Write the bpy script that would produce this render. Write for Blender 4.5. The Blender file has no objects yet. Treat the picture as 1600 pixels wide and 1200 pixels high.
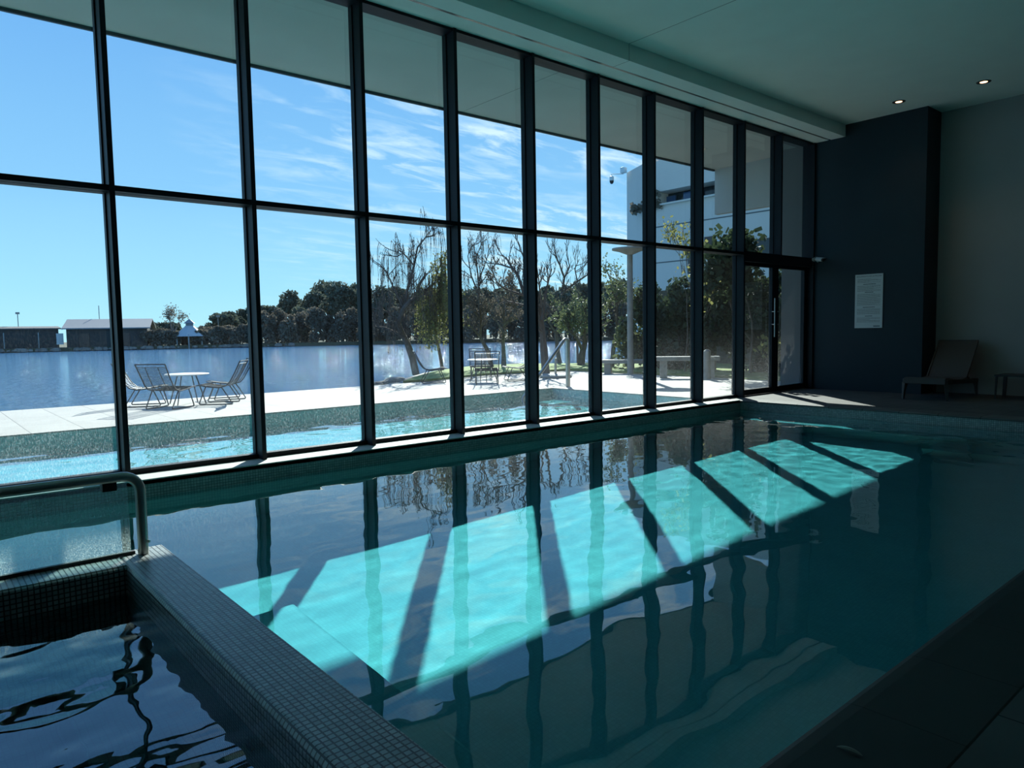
import bpy, math, random
from mathutils import Vector, Matrix, noise
SC = bpy.context.scene
COL = SC.collection
R = math.radians
PI = math.pi

# ------------------------------------------------------------------ camera
CAM_H = 1.2
fw = Vector((0.64494435, 0.76073494, -0.07300089))
rt = Vector((0.76187565, -0.64750926, -0.01665088))
up = Vector((0.05993566, 0.04487871, 0.99719287))
cd = bpy.data.cameras.new('camera')
cam = bpy.data.objects.new('camera', cd)
COL.objects.link(cam)
m3 = Matrix((rt, up, -fw)).transposed()
cam.matrix_world = Matrix.Translation((0, 0, CAM_H)) @ m3.to_4x4()
cd.sensor_width = 36
cd.lens = 1122.0 / 1600 * 36
cd.clip_start = 0.05
cd.clip_end = 2000
SC.camera = cam

# ------------------------------------------------------------------ sky, sun, exposure
SC.view_settings.view_transform = 'Standard'
SC.view_settings.look = 'None'
SC.view_settings.exposure = 0.13
SC.view_settings.gamma = 1.0
SC.view_settings.use_curve_mapping = False
SUN_AZ, SUN_EL, SUN_E = R(50), R(33.1), 9.6
W = bpy.data.worlds.new('sky')
SC.world = W
W.use_nodes = True
nt = W.node_tree
nt.nodes.clear()


def N(t, typ, **kw):
    n = t.nodes.new(typ)
    for k, v in kw.items():
        if k.startswith('i_'):
            n.inputs[k[2:].replace('_', ' ')].default_value = v
        else:
            setattr(n, k, v)
    return n


def ramp(t, stops, interp='LINEAR'):
    n = t.nodes.new('ShaderNodeValToRGB')
    cr = n.color_ramp
    cr.interpolation = interp
    while len(cr.elements) < len(stops):
        cr.elements.new(0.5)
    for e, (p, c) in zip(cr.elements, stops):
        e.position = p
        e.color = (*c, 1) if len(c) == 3 else c
    return n


L = nt.links.new
tc = N(nt, 'ShaderNodeTexCoord')
sx = N(nt, 'ShaderNodeSeparateXYZ')
L(tc.outputs['Generated'], sx.inputs[0])
sky = ramp(nt, [(0.0, (0.46, 0.78, 0.93)), (0.06, (0.37, 0.70, 0.93)), (0.18, (0.26, 0.55, 0.89)), (0.42, (0.135, 0.36, 0.78)), (1.0, (0.06, 0.19, 0.55))])
L(sx.outputs['Z'], sky.inputs[0])
# thin cirrus: stretched noise on the direction projected on a high plane
dv = N(nt, 'ShaderNodeMath', operation='ADD'); dv.inputs[1].default_value = 0.12
L(sx.outputs['Z'], dv.inputs[0])
dx = N(nt, 'ShaderNodeMath', operation='DIVIDE'); L(sx.outputs['X'], dx.inputs[0]); L(dv.outputs[0], dx.inputs[1])
dy = N(nt, 'ShaderNodeMath', operation='DIVIDE'); L(sx.outputs['Y'], dy.inputs[0]); L(dv.outputs[0], dy.inputs[1])
cx = N(nt, 'ShaderNodeCombineXYZ'); L(dx.outputs[0], cx.inputs[0]); L(dy.outputs[0], cx.inputs[1])
mp = N(nt, 'ShaderNodeMapping'); mp.inputs['Rotation'].default_value = (0, 0, R(-35)); mp.inputs['Scale'].default_value = (1.0, 2.6, 1)
L(cx.outputs[0], mp.inputs[0])
n1 = N(nt, 'ShaderNodeTexNoise'); n1.inputs['Scale'].default_value = 3.2; n1.inputs['Detail'].default_value = 9; n1.inputs['Roughness'].default_value = 0.62; n1.inputs['Distortion'].default_value = 0.5
L(mp.outputs[0], n1.inputs['Vector'])
n2 = N(nt, 'ShaderNodeTexNoise'); n2.inputs['Scale'].default_value = 0.75; n2.inputs['Detail'].default_value = 2
L(mp.outputs[0], n2.inputs['Vector'])
r1 = ramp(nt, [(0.46, (0, 0, 0)), (0.66, (1, 1, 1))]); L(n1.outputs[0], r1.inputs[0])
r2 = ramp(nt, [(0.36, (0.18, 0.18, 0.18)), (0.55, (1, 1, 1))]); L(n2.outputs[0], r2.inputs[0])
mc = N(nt, 'ShaderNodeMath', operation='MULTIPLY'); L(r1.outputs[0], mc.inputs[0]); L(r2.outputs[0], mc.inputs[1])
# cirrus bank sits towards +X (right of the lake), clear sky on the left
dt = N(nt, 'ShaderNodeVectorMath', operation='DOT_PRODUCT'); dt.inputs[1].default_value = (0.86, 0.30, 0.42)
L(tc.outputs['Generated'], dt.inputs[0])
r3 = ramp(nt, [(0.60, (0, 0, 0)), (0.86, (1, 1, 1))]); L(dt.outputs['Value'], r3.inputs[0])
mc2 = N(nt, 'ShaderNodeMath', operation='MULTIPLY'); L(mc.outputs[0], mc2.inputs[0]); L(r3.outputs[0], mc2.inputs[1])
mc3 = N(nt, 'ShaderNodeMath', operation='MULTIPLY'); L(mc2.outputs[0], mc3.inputs[0]); mc3.inputs[1].default_value = 0.85
mx = N(nt, 'ShaderNodeMix', data_type='RGBA'); L(mc3.outputs[0], mx.inputs['Factor']); L(sky.outputs[0], mx.inputs['A']); mx.inputs['B'].default_value = (0.80, 0.92, 1.0, 1)
bg = N(nt, 'ShaderNodeBackground'); bg.inputs['Strength'].default_value = 1.18
L(mx.outputs['Result'], bg.inputs[0])
wo = N(nt, 'ShaderNodeOutputWorld'); L(bg.outputs[0], wo.inputs[0])

sl = bpy.data.lights.new('sun', 'SUN')
sl.energy = SUN_E
sl.angle = R(0.53)
sl.color = (1.0, 0.97, 0.91)
sl.cycles.is_caustics_light = True
so = bpy.data.objects.new('sun', sl)
COL.objects.link(so)
so.rotation_euler = Vector((math.cos(SUN_AZ) * math.cos(SUN_EL), math.sin(SUN_AZ) * math.cos(SUN_EL), math.sin(SUN_EL))).to_track_quat('Z', 'Y').to_euler()
so.location = (30, 36, 30)
SC.cycles.transparent_max_bounces = 24
SC.cycles.max_bounces = 12
SC.cycles.caustics_refractive = True
SC.cycles.caustics_reflective = False


# ------------------------------------------------------------------ materials
def newmat(name):
    m = bpy.data.materials.new(name)
    m.use_nodes = True
    t = m.node_tree
    t.nodes.clear()
    o = t.nodes.new('ShaderNodeOutputMaterial')
    return m, t, o


def plain(name, col, rough=0.6, metal=0.0, spec=0.5, var=0.0, vscale=8.0, bump=0.0, bscale=60.0, trans=0.0):
    m, t, o = newmat(name)
    b = N(t, 'ShaderNodeBsdfPrincipled')
    b.inputs['Base Color'].default_value = (*col, 1)
    b.inputs['Roughness'].default_value = rough
    b.inputs['Metallic'].default_value = metal
    b.inputs['Specular IOR Level'].default_value = spec
    g = N(t, 'ShaderNodeNewGeometry')
    if var:
        n = N(t, 'ShaderNodeTexNoise'); n.inputs['Scale'].default_value = vscale; n.inputs['Detail'].default_value = 5
        t.links.new(g.outputs['Position'], n.inputs['Vector'])
        rr = ramp(t, [(0.25, tuple(c * (1 - var) for c in col)), (0.75, tuple(min(1, c * (1 + var)) for c in col))])
        t.links.new(n.outputs[0], rr.inputs[0]); t.links.new(rr.outputs[0], b.inputs['Base Color'])
    if bump:
        n = N(t, 'ShaderNodeTexNoise'); n.inputs['Scale'].default_value = bscale; n.inputs['Detail'].default_value = 4
        t.links.new(g.outputs['Position'], n.inputs['Vector'])
        bp = N(t, 'ShaderNodeBump'); bp.inputs['Strength'].default_value = bump; bp.inputs['Distance'].default_value = 0.01
        t.links.new(n.outputs[0], bp.inputs['Height']); t.links.new(bp.outputs[0], b.inputs['Normal'])
    if trans:
        tr = N(t, 'ShaderNodeBsdfTranslucent'); tr.inputs[0].default_value = (*col, 1)
        mxs = N(t, 'ShaderNodeMixShader'); mxs.inputs[0].default_value = trans
        t.links.new(b.outputs[0], mxs.inputs[1]); t.links.new(tr.outputs[0], mxs.inputs[2]); t.links.new(mxs.outputs[0], o.inputs[0])
    else:
        t.links.new(b.outputs[0], o.inputs[0])
    return m


def mosaic(name, c1, c2, grout, w=0.025, h=0.025, mortar=0.0022, rough=0.25, bump=0.5, offset=0.0, blotch=0.15):
    m, t, o = newmat(name)
    uv = N(t, 'ShaderNodeUVMap')
    br = N(t, 'ShaderNodeTexBrick'); br.offset = offset; br.offset_frequency = 2; br.squash = 1.0
    br.inputs['Scale'].default_value = 1.0
    br.inputs['Color1'].default_value = (*c1, 1); br.inputs['Color2'].default_value = (*c2, 1); br.inputs['Mortar'].default_value = (*grout, 1)
    br.inputs['Mortar Size'].default_value = mortar
    br.inputs['Mortar Smooth'].default_value = 0.2
    br.inputs['Bias'].default_value = 0.0
    br.inputs['Brick Width'].default_value = w; br.inputs['Row Height'].default_value = h
    t.links.new(uv.outputs[0], br.inputs['Vector'])
    g = N(t, 'ShaderNodeNewGeometry')
    n = N(t, 'ShaderNodeTexNoise'); n.inputs['Scale'].default_value = 2.2; n.inputs['Detail'].default_value = 6
    t.links.new(g.outputs['Position'], n.inputs['Vector'])
    rr = ramp(t, [(0.3, (1 - blotch,) * 3), (0.7, (1, 1, 1))]); t.links.new(n.outputs[0], rr.inputs[0])
    mm = N(t, 'ShaderNodeMix', data_type='RGBA', blend_type='MULTIPLY'); mm.inputs['Factor'].default_value = 1
    t.links.new(br.outputs['Color'], mm.inputs['A']); t.links.new(rr.outputs[0], mm.inputs['B'])
    b = N(t, 'ShaderNodeBsdfPrincipled'); b.inputs['Roughness'].default_value = rough
    t.links.new(mm.outputs['Result'], b.inputs['Base Color'])
    inv = N(t, 'ShaderNodeMath', operation='SUBTRACT'); inv.inputs[0].default_value = 1; t.links.new(br.outputs['Fac'], inv.inputs[1])
    bp = N(t, 'ShaderNodeBump'); bp.inputs['Strength'].default_value = bump; bp.inputs['Distance'].default_value = 0.003
    t.links.new(inv.outputs[0], bp.inputs['Height']); t.links.new(bp.outputs[0], b.inputs['Normal'])
    t.links.new(b.outputs[0], o.inputs[0])
    return m


def water_mat(name, tint, mirror_ior=1.45):
    m, t, o = newmat(name)
    b = N(t, 'ShaderNodeBsdfPrincipled'); b.inputs['Base Color'].default_value = (*[c * c for c in tint], 1); b.inputs['Roughness'].default_value = 0; b.inputs['IOR'].default_value = 1.33
    b.inputs['Transmission Weight'].default_value = 1.0
    b.inputs['Specular IOR Level'].default_value = 0.85
    # extra mirror layer added over the water to brighten its reflections
    gl = N(t, 'ShaderNodeBsdfGlossy'); gl.inputs['Roughness'].default_value = 0.0
    fr = N(t, 'ShaderNodeFresnel'); fr.inputs['IOR'].default_value = mirror_ior
    lo_ = N(t, 'ShaderNodeMath', operation='MULTIPLY'); lo_.inputs[1].default_value = 0.6; t.links.new(fr.outputs[0], lo_.inputs[0])
    gb = N(t, 'ShaderNodeNewGeometry'); nb_ = N(t, 'ShaderNodeMath', operation='SUBTRACT'); nb_.inputs[0].default_value = 1; t.links.new(gb.outputs['Backfacing'], nb_.inputs[1])
    l2 = N(t, 'ShaderNodeMath', operation='MULTIPLY'); t.links.new(lo_.outputs[0], l2.inputs[0]); t.links.new(nb_.outputs[0], l2.inputs[1])
    mxs = N(t, 'ShaderNodeMixShader'); t.links.new(l2.outputs[0], mxs.inputs[0]); t.links.new(b.outputs[0], mxs.inputs[1]); t.links.new(gl.outputs[0], mxs.inputs[2])
    t.links.new(mxs.outputs[0], o.inputs[0])
    return m


def pane_mat(name, tint=(0.93, 0.98, 0.97), haze_top=1.3, haze=0.085, base_haze=0.004, speck=120.0, stretch=0.35):
    """clear glass with dried droplets that get denser towards the foot of the pane"""
    m, t, o = newmat(name)
    tr = N(t, 'ShaderNodeBsdfTransparent'); tr.inputs[0].default_value = (*tint, 1)
    gl = N(t, 'ShaderNodeBsdfGlossy'); gl.inputs['Roughness'].default_value = 0.0
    fr = N(t, 'ShaderNodeFresnel')
    # a pane has two faces: use the Fresnel of the outer side for both
    gb = N(t, 'ShaderNodeNewGeometry')
    io = N(t, 'ShaderNodeMath', operation='MULTIPLY_ADD'); io.inputs[1].default_value = 1 / 1.45 - 1.45; io.inputs[2].default_value = 1.45
    t.links.new(gb.outputs['Backfacing'], io.inputs[0]); t.links.new(io.outputs[0], fr.inputs['IOR'])
    m1 = N(t, 'ShaderNodeMixShader')
    t.links.new(fr.outputs[0], m1.inputs[0]); t.links.new(tr.outputs[0], m1.inputs[1]); t.links.new(gl.outputs[0], m1.inputs[2])
    g = N(t, 'ShaderNodeNewGeometry')
    mp_ = N(t, 'ShaderNodeMapping'); mp_.inputs['Scale'].default_value = (1, 1, stretch); t.links.new(g.outputs['Position'], mp_.inputs[0])
    n = N(t, 'ShaderNodeTexNoise'); n.inputs['Scale'].default_value = speck; n.inputs['Detail'].default_value = 3; n.inputs['Roughness'].default_value = 0.7
    t.links.new(mp_.outputs[0], n.inputs['Vector'])
    rr = ramp(t, [(0.50, (0, 0, 0)), (0.68, (1, 1, 1))]); t.links.new(n.outputs[0], rr.inputs[0])
    n_b = N(t, 'ShaderNodeTexNoise'); n_b.inputs['Scale'].default_value = 1.6; n_b.inputs['Detail'].default_value = 4
    t.links.new(g.outputs['Position'], n_b.inputs['Vector'])
    s = N(t, 'ShaderNodeSeparateXYZ'); t.links.new(g.outputs['Position'], s.inputs[0])
    mr = N(t, 'ShaderNodeMapRange'); mr.inputs['From Min'].default_value = 0; mr.inputs['From Max'].default_value = haze_top
    mr.inputs['To Min'].default_value = 1; mr.inputs['To Max'].default_value = 0
    t.links.new(s.outputs['Z'], mr.inputs['Value'])
    pw = N(t, 'ShaderNodeMath', operation='POWER'); pw.inputs[1].default_value = 1.6; t.links.new(mr.outputs[0], pw.inputs[0])
    a1 = N(t, 'ShaderNodeMath', operation='MULTIPLY_ADD'); a1.inputs[1].default_value = haze; a1.inputs[2].default_value = base_haze
    t.links.new(pw.outputs[0], a1.inputs[0])
    a2 = N(t, 'ShaderNodeMath', operation='MULTIPLY_ADD'); a2.inputs[1].default_value = 1.5; a2.inputs[2].default_value = 0.12
    t.links.new(rr.outputs[0], a2.inputs[0])
    a3 = N(t, 'ShaderNodeMath', operation='MULTIPLY'); t.links.new(a1.outputs[0], a3.inputs[0]); t.links.new(a2.outputs[0], a3.inputs[1])
    a4 = N(t, 'ShaderNodeMath', operation='MULTIPLY_ADD'); a4.inputs[1].default_value = 1.2; a4.inputs[2].default_value = 0.4; t.links.new(n_b.outputs[0], a4.inputs[0])
    a5 = N(t, 'ShaderNodeMath', operation='MULTIPLY'); t.links.new(a3.outputs[0], a5.inputs[0]); t.links.new(a4.outputs[0], a5.inputs[1])
    hz = N(t, 'ShaderNodeBsdfTranslucent'); hz.inputs[0].default_value = (0.85, 0.9, 0.9, 1)
    m2 = N(t, 'ShaderNodeMixShader'); t.links.new(a5.outputs[0], m2.inputs[0]); t.links.new(m1.outputs[0], m2.inputs[1]); t.links.new(hz.outputs[0], m2.inputs[2])
    t.links.new(m2.outputs[0], o.inputs[0])
    return m


def emit(name, col, s):
    m, t, o = newmat(name)
    e = N(t, 'ShaderNodeEmission'); e.inputs[0].default_value = (*col, 1); e.inputs[1].default_value = s
    t.links.new(e.outputs[0], o.inputs[0])
    return m


M = {}
M['alu'] = plain('dark_aluminium', (0.006, 0.011, 0.016), 0.5, 0.0, 0.2)
M['pane'] = pane_mat('window_glass')
M['balglass'] = pane_mat('balustrade_glass', tint=(0.80, 0.95, 0.93), haze_top=1.4, haze=0.16, base_haze=0.03, speck=260, stretch=0.6)
M['mosaic'] = mosaic('pale_mosaic', (0.36, 0.41, 0.40), (0.24, 0.29, 0.29), (0.10, 0.12, 0.12))
M['mosaic_sp'] = mosaic('spa_mosaic', (0.48, 0.54, 0.55), (0.30, 0.35, 0.36), (0.035, 0.045, 0.045), mortar=0.0034, rough=0.38)
M['basin'] = mosaic('pool_plaster_mosaic', (0.47, 0.63, 0.61), (0.42, 0.57, 0.55), (0.38, 0.52, 0.51), mortar=0.0015, bump=0.1, rough=0.5, blotch=0.12)
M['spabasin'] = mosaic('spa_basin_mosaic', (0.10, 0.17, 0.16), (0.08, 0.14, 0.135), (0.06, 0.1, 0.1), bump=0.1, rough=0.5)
M['deck'] = mosaic('deck_stone', (0.105, 0.105, 0.10), (0.088, 0.09, 0.086), (0.012, 0.012, 0.012), w=0.5, h=0.5, mortar=0.004, rough=0.7, bump=0.6, blotch=0.35)
M['patio'] = mosaic('patio_slabs', (0.44, 0.425, 0.39), (0.405, 0.39, 0.36), (0.18, 0.18, 0.17), w=0.6, h=1.2, mortar=0.007, rough=0.8, bump=0.4, blotch=0.10)
M['water'] = water_mat('pool_water', (0.37, 0.81, 0.87))
M['spawater'] = water_mat('spa_water', (0.45, 0.8, 0.8), 2.3)
M['ceil'] = plain('ceiling_paint', (0.78, 0.88, 0.82), 0.8, var=0.03, vscale=2)
M['bluewall'] = plain('blue_wall_paint', (0.009, 0.026, 0.037), 0.75, var=0.06, vscale=2)
M['lightwall'] = plain('pale_wall_paint', (0.36, 0.37, 0.36), 0.8, var=0.03, vscale=2)
M['darkwall'] = plain('dark_wall_paint', (0.18, 0.18, 0.18), 0.8, var=0.05, vscale=2)
M['soffit'] = plain('soffit_render', (0.42, 0.43, 0.40), 0.85, var=0.06, vscale=1.5)
M['extwall'] = plain('outside_wall_render', (0.13, 0.13, 0.13), 0.85, var=0.04, vscale=2)
M['steel'] = plain('brushed_steel', (0.42, 0.42, 0.40), 0.34, 0.9)
M['rubber'] = plain('black_rubber', (0.012, 0.012, 0.012), 0.6)
M['wire'] = plain('grey_painted_wire', (0.028, 0.033, 0.042), 0.5, 0.2)
M['whitemet'] = plain('white_table_metal', (0.80, 0.82, 0.82), 0.4)
M['wicker'] = plain('brown_resin', (0.075, 0.068, 0.060), 0.6, bump=0.3, bscale=90)
M['sling'] = plain('taupe_sling', (0.085, 0.075, 0.066), 0.8, bump=0.4, bscale=300)
M['black'] = plain('black_metal', (0.015, 0.016, 0.018), 0.5)
M['white'] = plain('white_plastic', (0.62, 0.66, 0.66), 0.4)
M['paper'] = plain('sign_white', (0.60, 0.66, 0.66), 0.5)
M['ink'] = plain('sign_ink', (0.06, 0.09, 0.10), 0.6)
M['lamp'] = emit('warm_lamp', (1.0, 0.62, 0.36), 3.0)
M['grass'] = plain('lawn_grass', (0.17, 0.24, 0.05), 0.9, var=0.45, vscale=3, bump=1.0, bscale=25)
M['gravel'] = plain('shore_gravel', (0.34, 0.30, 0.25), 0.95, var=0.35, vscale=12, bump=1.0, bscale=20)
M['bark'] = plain('tree_bark', (0.12, 0.095, 0.078), 0.9, var=0.3, vscale=6, bump=0.8, bscale=40)
M['bark2'] = plain('grey_bark', (0.15, 0.13, 0.11), 0.9, var=0.3, vscale=6, bump=0.8, bscale=40)
M['pine'] = plain('pine_needles', (0.11, 0.125, 0.09), 0.8, var=0.4, vscale=0.4, trans=0.3)
M['scrub'] = plain('dry_scrub_leaves', (0.17, 0.145, 0.11), 0.85, var=0.4, vscale=0.5, trans=0.3)
M['leaf'] = plain('green_leaves', (0.14, 0.165, 0.075), 0.6, var=0.45, vscale=2.5, trans=0.4)
M['yleaf'] = plain('yellow_green_leaves', (0.27, 0.27, 0.09), 0.6, var=0.35, vscale=2.5, trans=0.45)
M['hedge'] = plain('dark_hedge_leaves', (0.050, 0.075, 0.035), 0.7, var=0.45, vscale=1.8, trans=0.3)
M['concrete'] = plain('grey_concrete', (0.30, 0.30, 0.28), 0.85, var=0.2, vscale=5)
M['hotel'] = plain('white_facade', (0.66, 0.58, 0.50), 0.8, var=0.03, vscale=0.3)
M['hotelside'] = plain('facade_shadow_gap', (0.10, 0.11, 0.11), 0.8)
M['dwin'] = plain('dark_window_glass', (0.02, 0.025, 0.03), 0.08)
M['bwin'] = plain('blue_window_glass', (0.04, 0.10, 0.22), 0.06)
M['brown'] = plain('brown_shutter', (0.10, 0.065, 0.05), 0.7)
M['shedroof'] = plain('grey_metal_roof', (0.24, 0.24, 0.25), 0.6, var=0.06, vscale=0.2)
M['shedwall'] = plain('dark_shed_wall', (0.050, 0.048, 0.046), 0.8, var=0.2, vscale=0.4)
M['rock'] = plain('shore_rock', (0.22, 0.20, 0.17), 0.9, var=0.4, vscale=0.6)

m, t, o = newmat('lake_water')
b = N(t, 'ShaderNodeBsdfPrincipled'); b.inputs['Base Color'].default_value = (0.06, 0.17, 0.31, 1); b.inputs['Roughness'].default_value = 0.06; b.inputs['IOR'].default_value = 1.33
g = N(t, 'ShaderNodeNewGeometry')
mpn = N(t, 'ShaderNodeMapping'); mpn.inputs['Rotation'].default_value = (0, 0, R(40)); mpn.inputs['Scale'].default_value = (1, 0.45, 1); t.links.new(g.outputs['Position'], mpn.inputs[0])
a = N(t, 'ShaderNodeTexNoise'); a.inputs['Scale'].default_value = 3.2; a.inputs['Detail'].default_value = 7; a.inputs['Roughness'].default_value = 0.6; t.links.new(mpn.outputs[0], a.inputs['Vector'])
bp = N(t, 'ShaderNodeBump'); bp.inputs['Strength'].default_value = 1.0; bp.inputs['Distance'].default_value = 0.30
t.links.new(a.outputs[0], bp.inputs['Height']); t.links.new(bp.outputs[0], b.inputs['Normal']); t.links.new(b.outputs[0], o.inputs[0])
M['lake'] = m


# ------------------------------------------------------------------ mesh helpers
class MB:
    def __init__(s):
        s.v = []; s.f = []

    def box(s, x0, x1, y0, y1, z0, z1):
        i = len(s.v)
        s.v += [(x0, y0, z0), (x1, y0, z0), (x1, y1, z0), (x0, y1, z0), (x0, y0, z1), (x1, y0, z1), (x1, y1, z1), (x0, y1, z1)]
        s.f += [(i, i + 3, i + 2, i + 1), (i + 4, i + 5, i + 6, i + 7), (i, i + 1, i + 5, i + 4), (i + 1, i + 2, i + 6, i + 5), (i + 2, i + 3, i + 7, i + 6), (i + 3, i, i + 4, i + 7)]
        return s

    def beam(s, a, b, w, h, upv=(0, 0, 1)):
        a, b = Vector(a), Vector(b); d = (b - a).normalized(); u = Vector(upv)
        x = d.cross(u)
        if x.length < 1e-4: x = d.cross(Vector((1, 0, 0)))
        x.normalize(); y = x.cross(d)
        i = len(s.v)
        for p in (a, b):
            for sx_, sy_ in ((-1, -1), (1, -1), (1, 1), (-1, 1)):
                s.v.append(tuple(p + x * sx_ * w / 2 + y * sy_ * h / 2))
        s.f += [(i, i + 1, i + 2, i + 3), (i + 7, i + 6, i + 5, i + 4)] + [(i + k, i + 4 + k, i + 4 + (k + 1) % 4, i + (k + 1) % 4) for k in range(4)]
        return s

    def tube(s, pts, r, n=8, cap=True):
        pts = [Vector(p) for p in pts]
        rs = r if isinstance(r, (list, tuple)) else [r] * len(pts)
        ref = None; base = len(s.v)
        for k, p in enumerate(pts):
            if k == 0: d = pts[1] - p
            elif k == len(pts) - 1: d = p - pts[k - 1]
            else: d = (pts[k + 1] - p).normalized() + (p - pts[k - 1]).normalized()
            d = d.normalized() if d.length > 1e-9 else Vector((0, 0, 1))
            if ref is None:
                ref = d.cross(Vector((0, 0, 1)))
                if ref.length < 1e-3: ref = d.cross(Vector((1, 0, 0)))
            ref = (ref - d * ref.dot(d)).normalized(); q = d.cross(ref)
            for j in range(n):
                an = 2 * PI * j / n
                s.v.append(tuple(p + ref * math.cos(an) * rs[k] + q * math.sin(an) * rs[k]))
        for k in range(len(pts) - 1):
            for j in range(n):
                a = base + k * n + j; b2 = base + k * n + (j + 1) % n
                s.f.append((a, b2, b2 + n, a + n))
        if cap:
            s.f.append(tuple(base + j for j in reversed(range(n))))
            s.f.append(tuple(base + (len(pts) - 1) * n + j for j in range(n)))
        return s

    def lathe(s, prof, n=24, c=(0, 0, 0)):
        base = len(s.v)
        for (r_, z) in prof:
            for j in range(n):
                an = 2 * PI * j / n
                s.v.append((c[0] + r_ * math.cos(an), c[1] + r_ * math.sin(an), c[2] + z))
        for k in range(len(prof) - 1):
            for j in range(n):
                a = base + k * n + j; b2 = base + k * n + (j + 1) % n
                s.f.append((a, b2, b2 + n, a + n))
        s.f.append(tuple(base + j for j in reversed(range(n))))
        s.f.append(tuple(base + (len(prof) - 1) * n + j for j in range(n)))
        return s

    def prism(s, poly, z0, z1):
        n = len(poly); i = len(s.v)
        s.v += [(x, y, z0) for x, y in poly] + [(x, y, z1) for x, y in poly]
        s.f.append(tuple(i + k for k in reversed(range(n)))); s.f.append(tuple(i + n + k for k in range(n)))
        s.f += [(i + k, i + (k + 1) % n, i + n + (k + 1) % n, i + n + k) for k in range(n)]
        return s

    def profile(s, pts, d0, d1, axis='Y'):
        """closed cross-section pts (a,z) swept along axis; axis Y: a is x, axis X: a is y"""
        n = len(pts); i = len(s.v)
        for d in (d0, d1):
            s.v += [((a, d, z) if axis == 'Y' else (d, a, z)) for a, z in pts]
        s.f.append(tuple(i + k for k in range(n))); s.f.append(tuple(i + n + k for k in reversed(range(n))))
        s.f += [(i + (k + 1) % n, i + k, i + n + k, i + n + (k + 1) % n) for k in range(n)]
        return s

    def quad(s, c, a, b):
        c, a, b = Vector(c), Vector(a), Vector(b); i = len(s.v)
        s.v += [tuple(c - a - b), tuple(c + a - b), tuple(c + a + b), tuple(c - a + b)]
        s.f.append((i, i + 1, i + 2, i + 3))
        return s


def obj(name, mb, mat, parent=None, smooth=False, uv=False, bevel=0.0):
    me = bpy.data.meshes.new(name)
    me.from_pydata(mb.v, [], mb.f)
    me.materials.append(mat if not isinstance(mat, str) else M[mat])
    if smooth:
        me.polygons.foreach_set('use_smooth', [True] * len(me.polygons))
        try: me.set_sharp_from_angle(angle=R(40))
        except Exception: pass
    if uv:
        ul = me.uv_layers.new(name='UVMap')
        for p in me.polygons:
            n = p.normal; ax = max(range(3), key=lambda k: abs(n[k]))
            for li in p.loop_indices:
                co = me.vertices[me.loops[li].vertex_index].co
                ul.data[li].uv = (co.y, co.z) if ax == 0 else ((co.x, co.z) if ax == 1 else (co.x, co.y))
    me.update()
    o = bpy.data.objects.new(name, me)
    COL.objects.link(o)
    if parent: o.parent = parent
    if bevel:
        bv = o.modifiers.new('bevel', 'BEVEL'); bv.width = bevel; bv.segments = 2; bv.limit_method = 'ANGLE'; bv.angle_limit = R(50)
    return o


def empty(name, loc=(0, 0, 0), rz=0):
    o = bpy.data.objects.new(name, None); COL.objects.link(o); o.location = loc; o.rotation_euler = (0, 0, rz); o.empty_display_size = 0.1
    return o


def tag(o, label, cat, group=None, kind=None):
    o['label'] = label; o['category'] = cat
    if group: o['group'] = group
    if kind: o['kind'] = kind
    return o


def struct(name, mb, mat, uv=False, parent=None, **kw):
    o = obj(name, mb, mat, parent, uv=uv, **kw)
    if parent is None: o['kind'] = 'structure'
    return o


def copy_tree(o, parent=None):
    c = o.copy(); COL.objects.link(c)
    if parent: c.parent = parent
    for ch in list(o.children): copy_tree(ch, c)
    return c


# ------------------------------------------------------------------ dimensions (metres; X along the glass wall, Y towards the lake)
XL = -6.0            # hall's near end
XP = 10.58           # pool far end
YR = 1.01            # pool right edge
YS = 6.617           # sill front edge
SX0, SX1 = 0.86, 1.087   # spa rim
SY0, SY1 = 4.18, 4.45    # spa rim on the lane side
YG = 6.98            # glass plane
XW = 13.4            # blue wall
XW2 = 14.0           # pale wall
ZC, ZB = 4.867, 4.653
ZW = -0.16           # indoor water
ZF = -1.42           # pool floor
MX0, MS, MW = 1.403, 1.19664, 0.043   # mullion start, spacing, width

# ------------------------------------------------------------------ pool basin, deck
mb = MB()
mb.box(XL - .2, XP + .2, YR - .2, YS + .2, ZF - .15, ZF)          # floor slab
o = struct('pool_basin', mb, 'basin', uv=True); o.cycles.is_caustics_receiver = True
basin = o
wb = MB()   # submerged walls
wb.box(XL - .2, XP + .2, YS, YS + .2, ZF, -0.28)
wb.box(XP, XP + .2, YR - .2, YS, ZF, -0.28)
wb.box(SX1, XP, YR - .2, YR, ZF, -0.28)
wb.box(SX0, SX1, YR - .2, SY1, ZF, -0.28)
wb.box(XL - .2, SX0, SY0 + .02, SY1, ZF, -0.28)
wb.box(XL - .2, XL, SY1, YS, ZF, -0.28)
o = struct('pool_wall', wb, 'basin', uv=True); o.cycles.is_caustics_receiver = True
wb = MB()   # waterline band of mosaic
wb.box(XL - .2, XP + .2, YS, YS + .2, -0.28, -0.012)
wb.box(XP, XP + .2, YR - .2, YS, -0.28, -0.032)
wb.box(SX1, XP, YR - .2, YR, -0.28, -0.032)
wb.box(XL - .2, XL, SY1, YS, -0.28, 0)
o = struct('pool_waterline_band', wb, 'mosaic', uv=True); o.cycles.is_caustics_receiver = True
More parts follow.
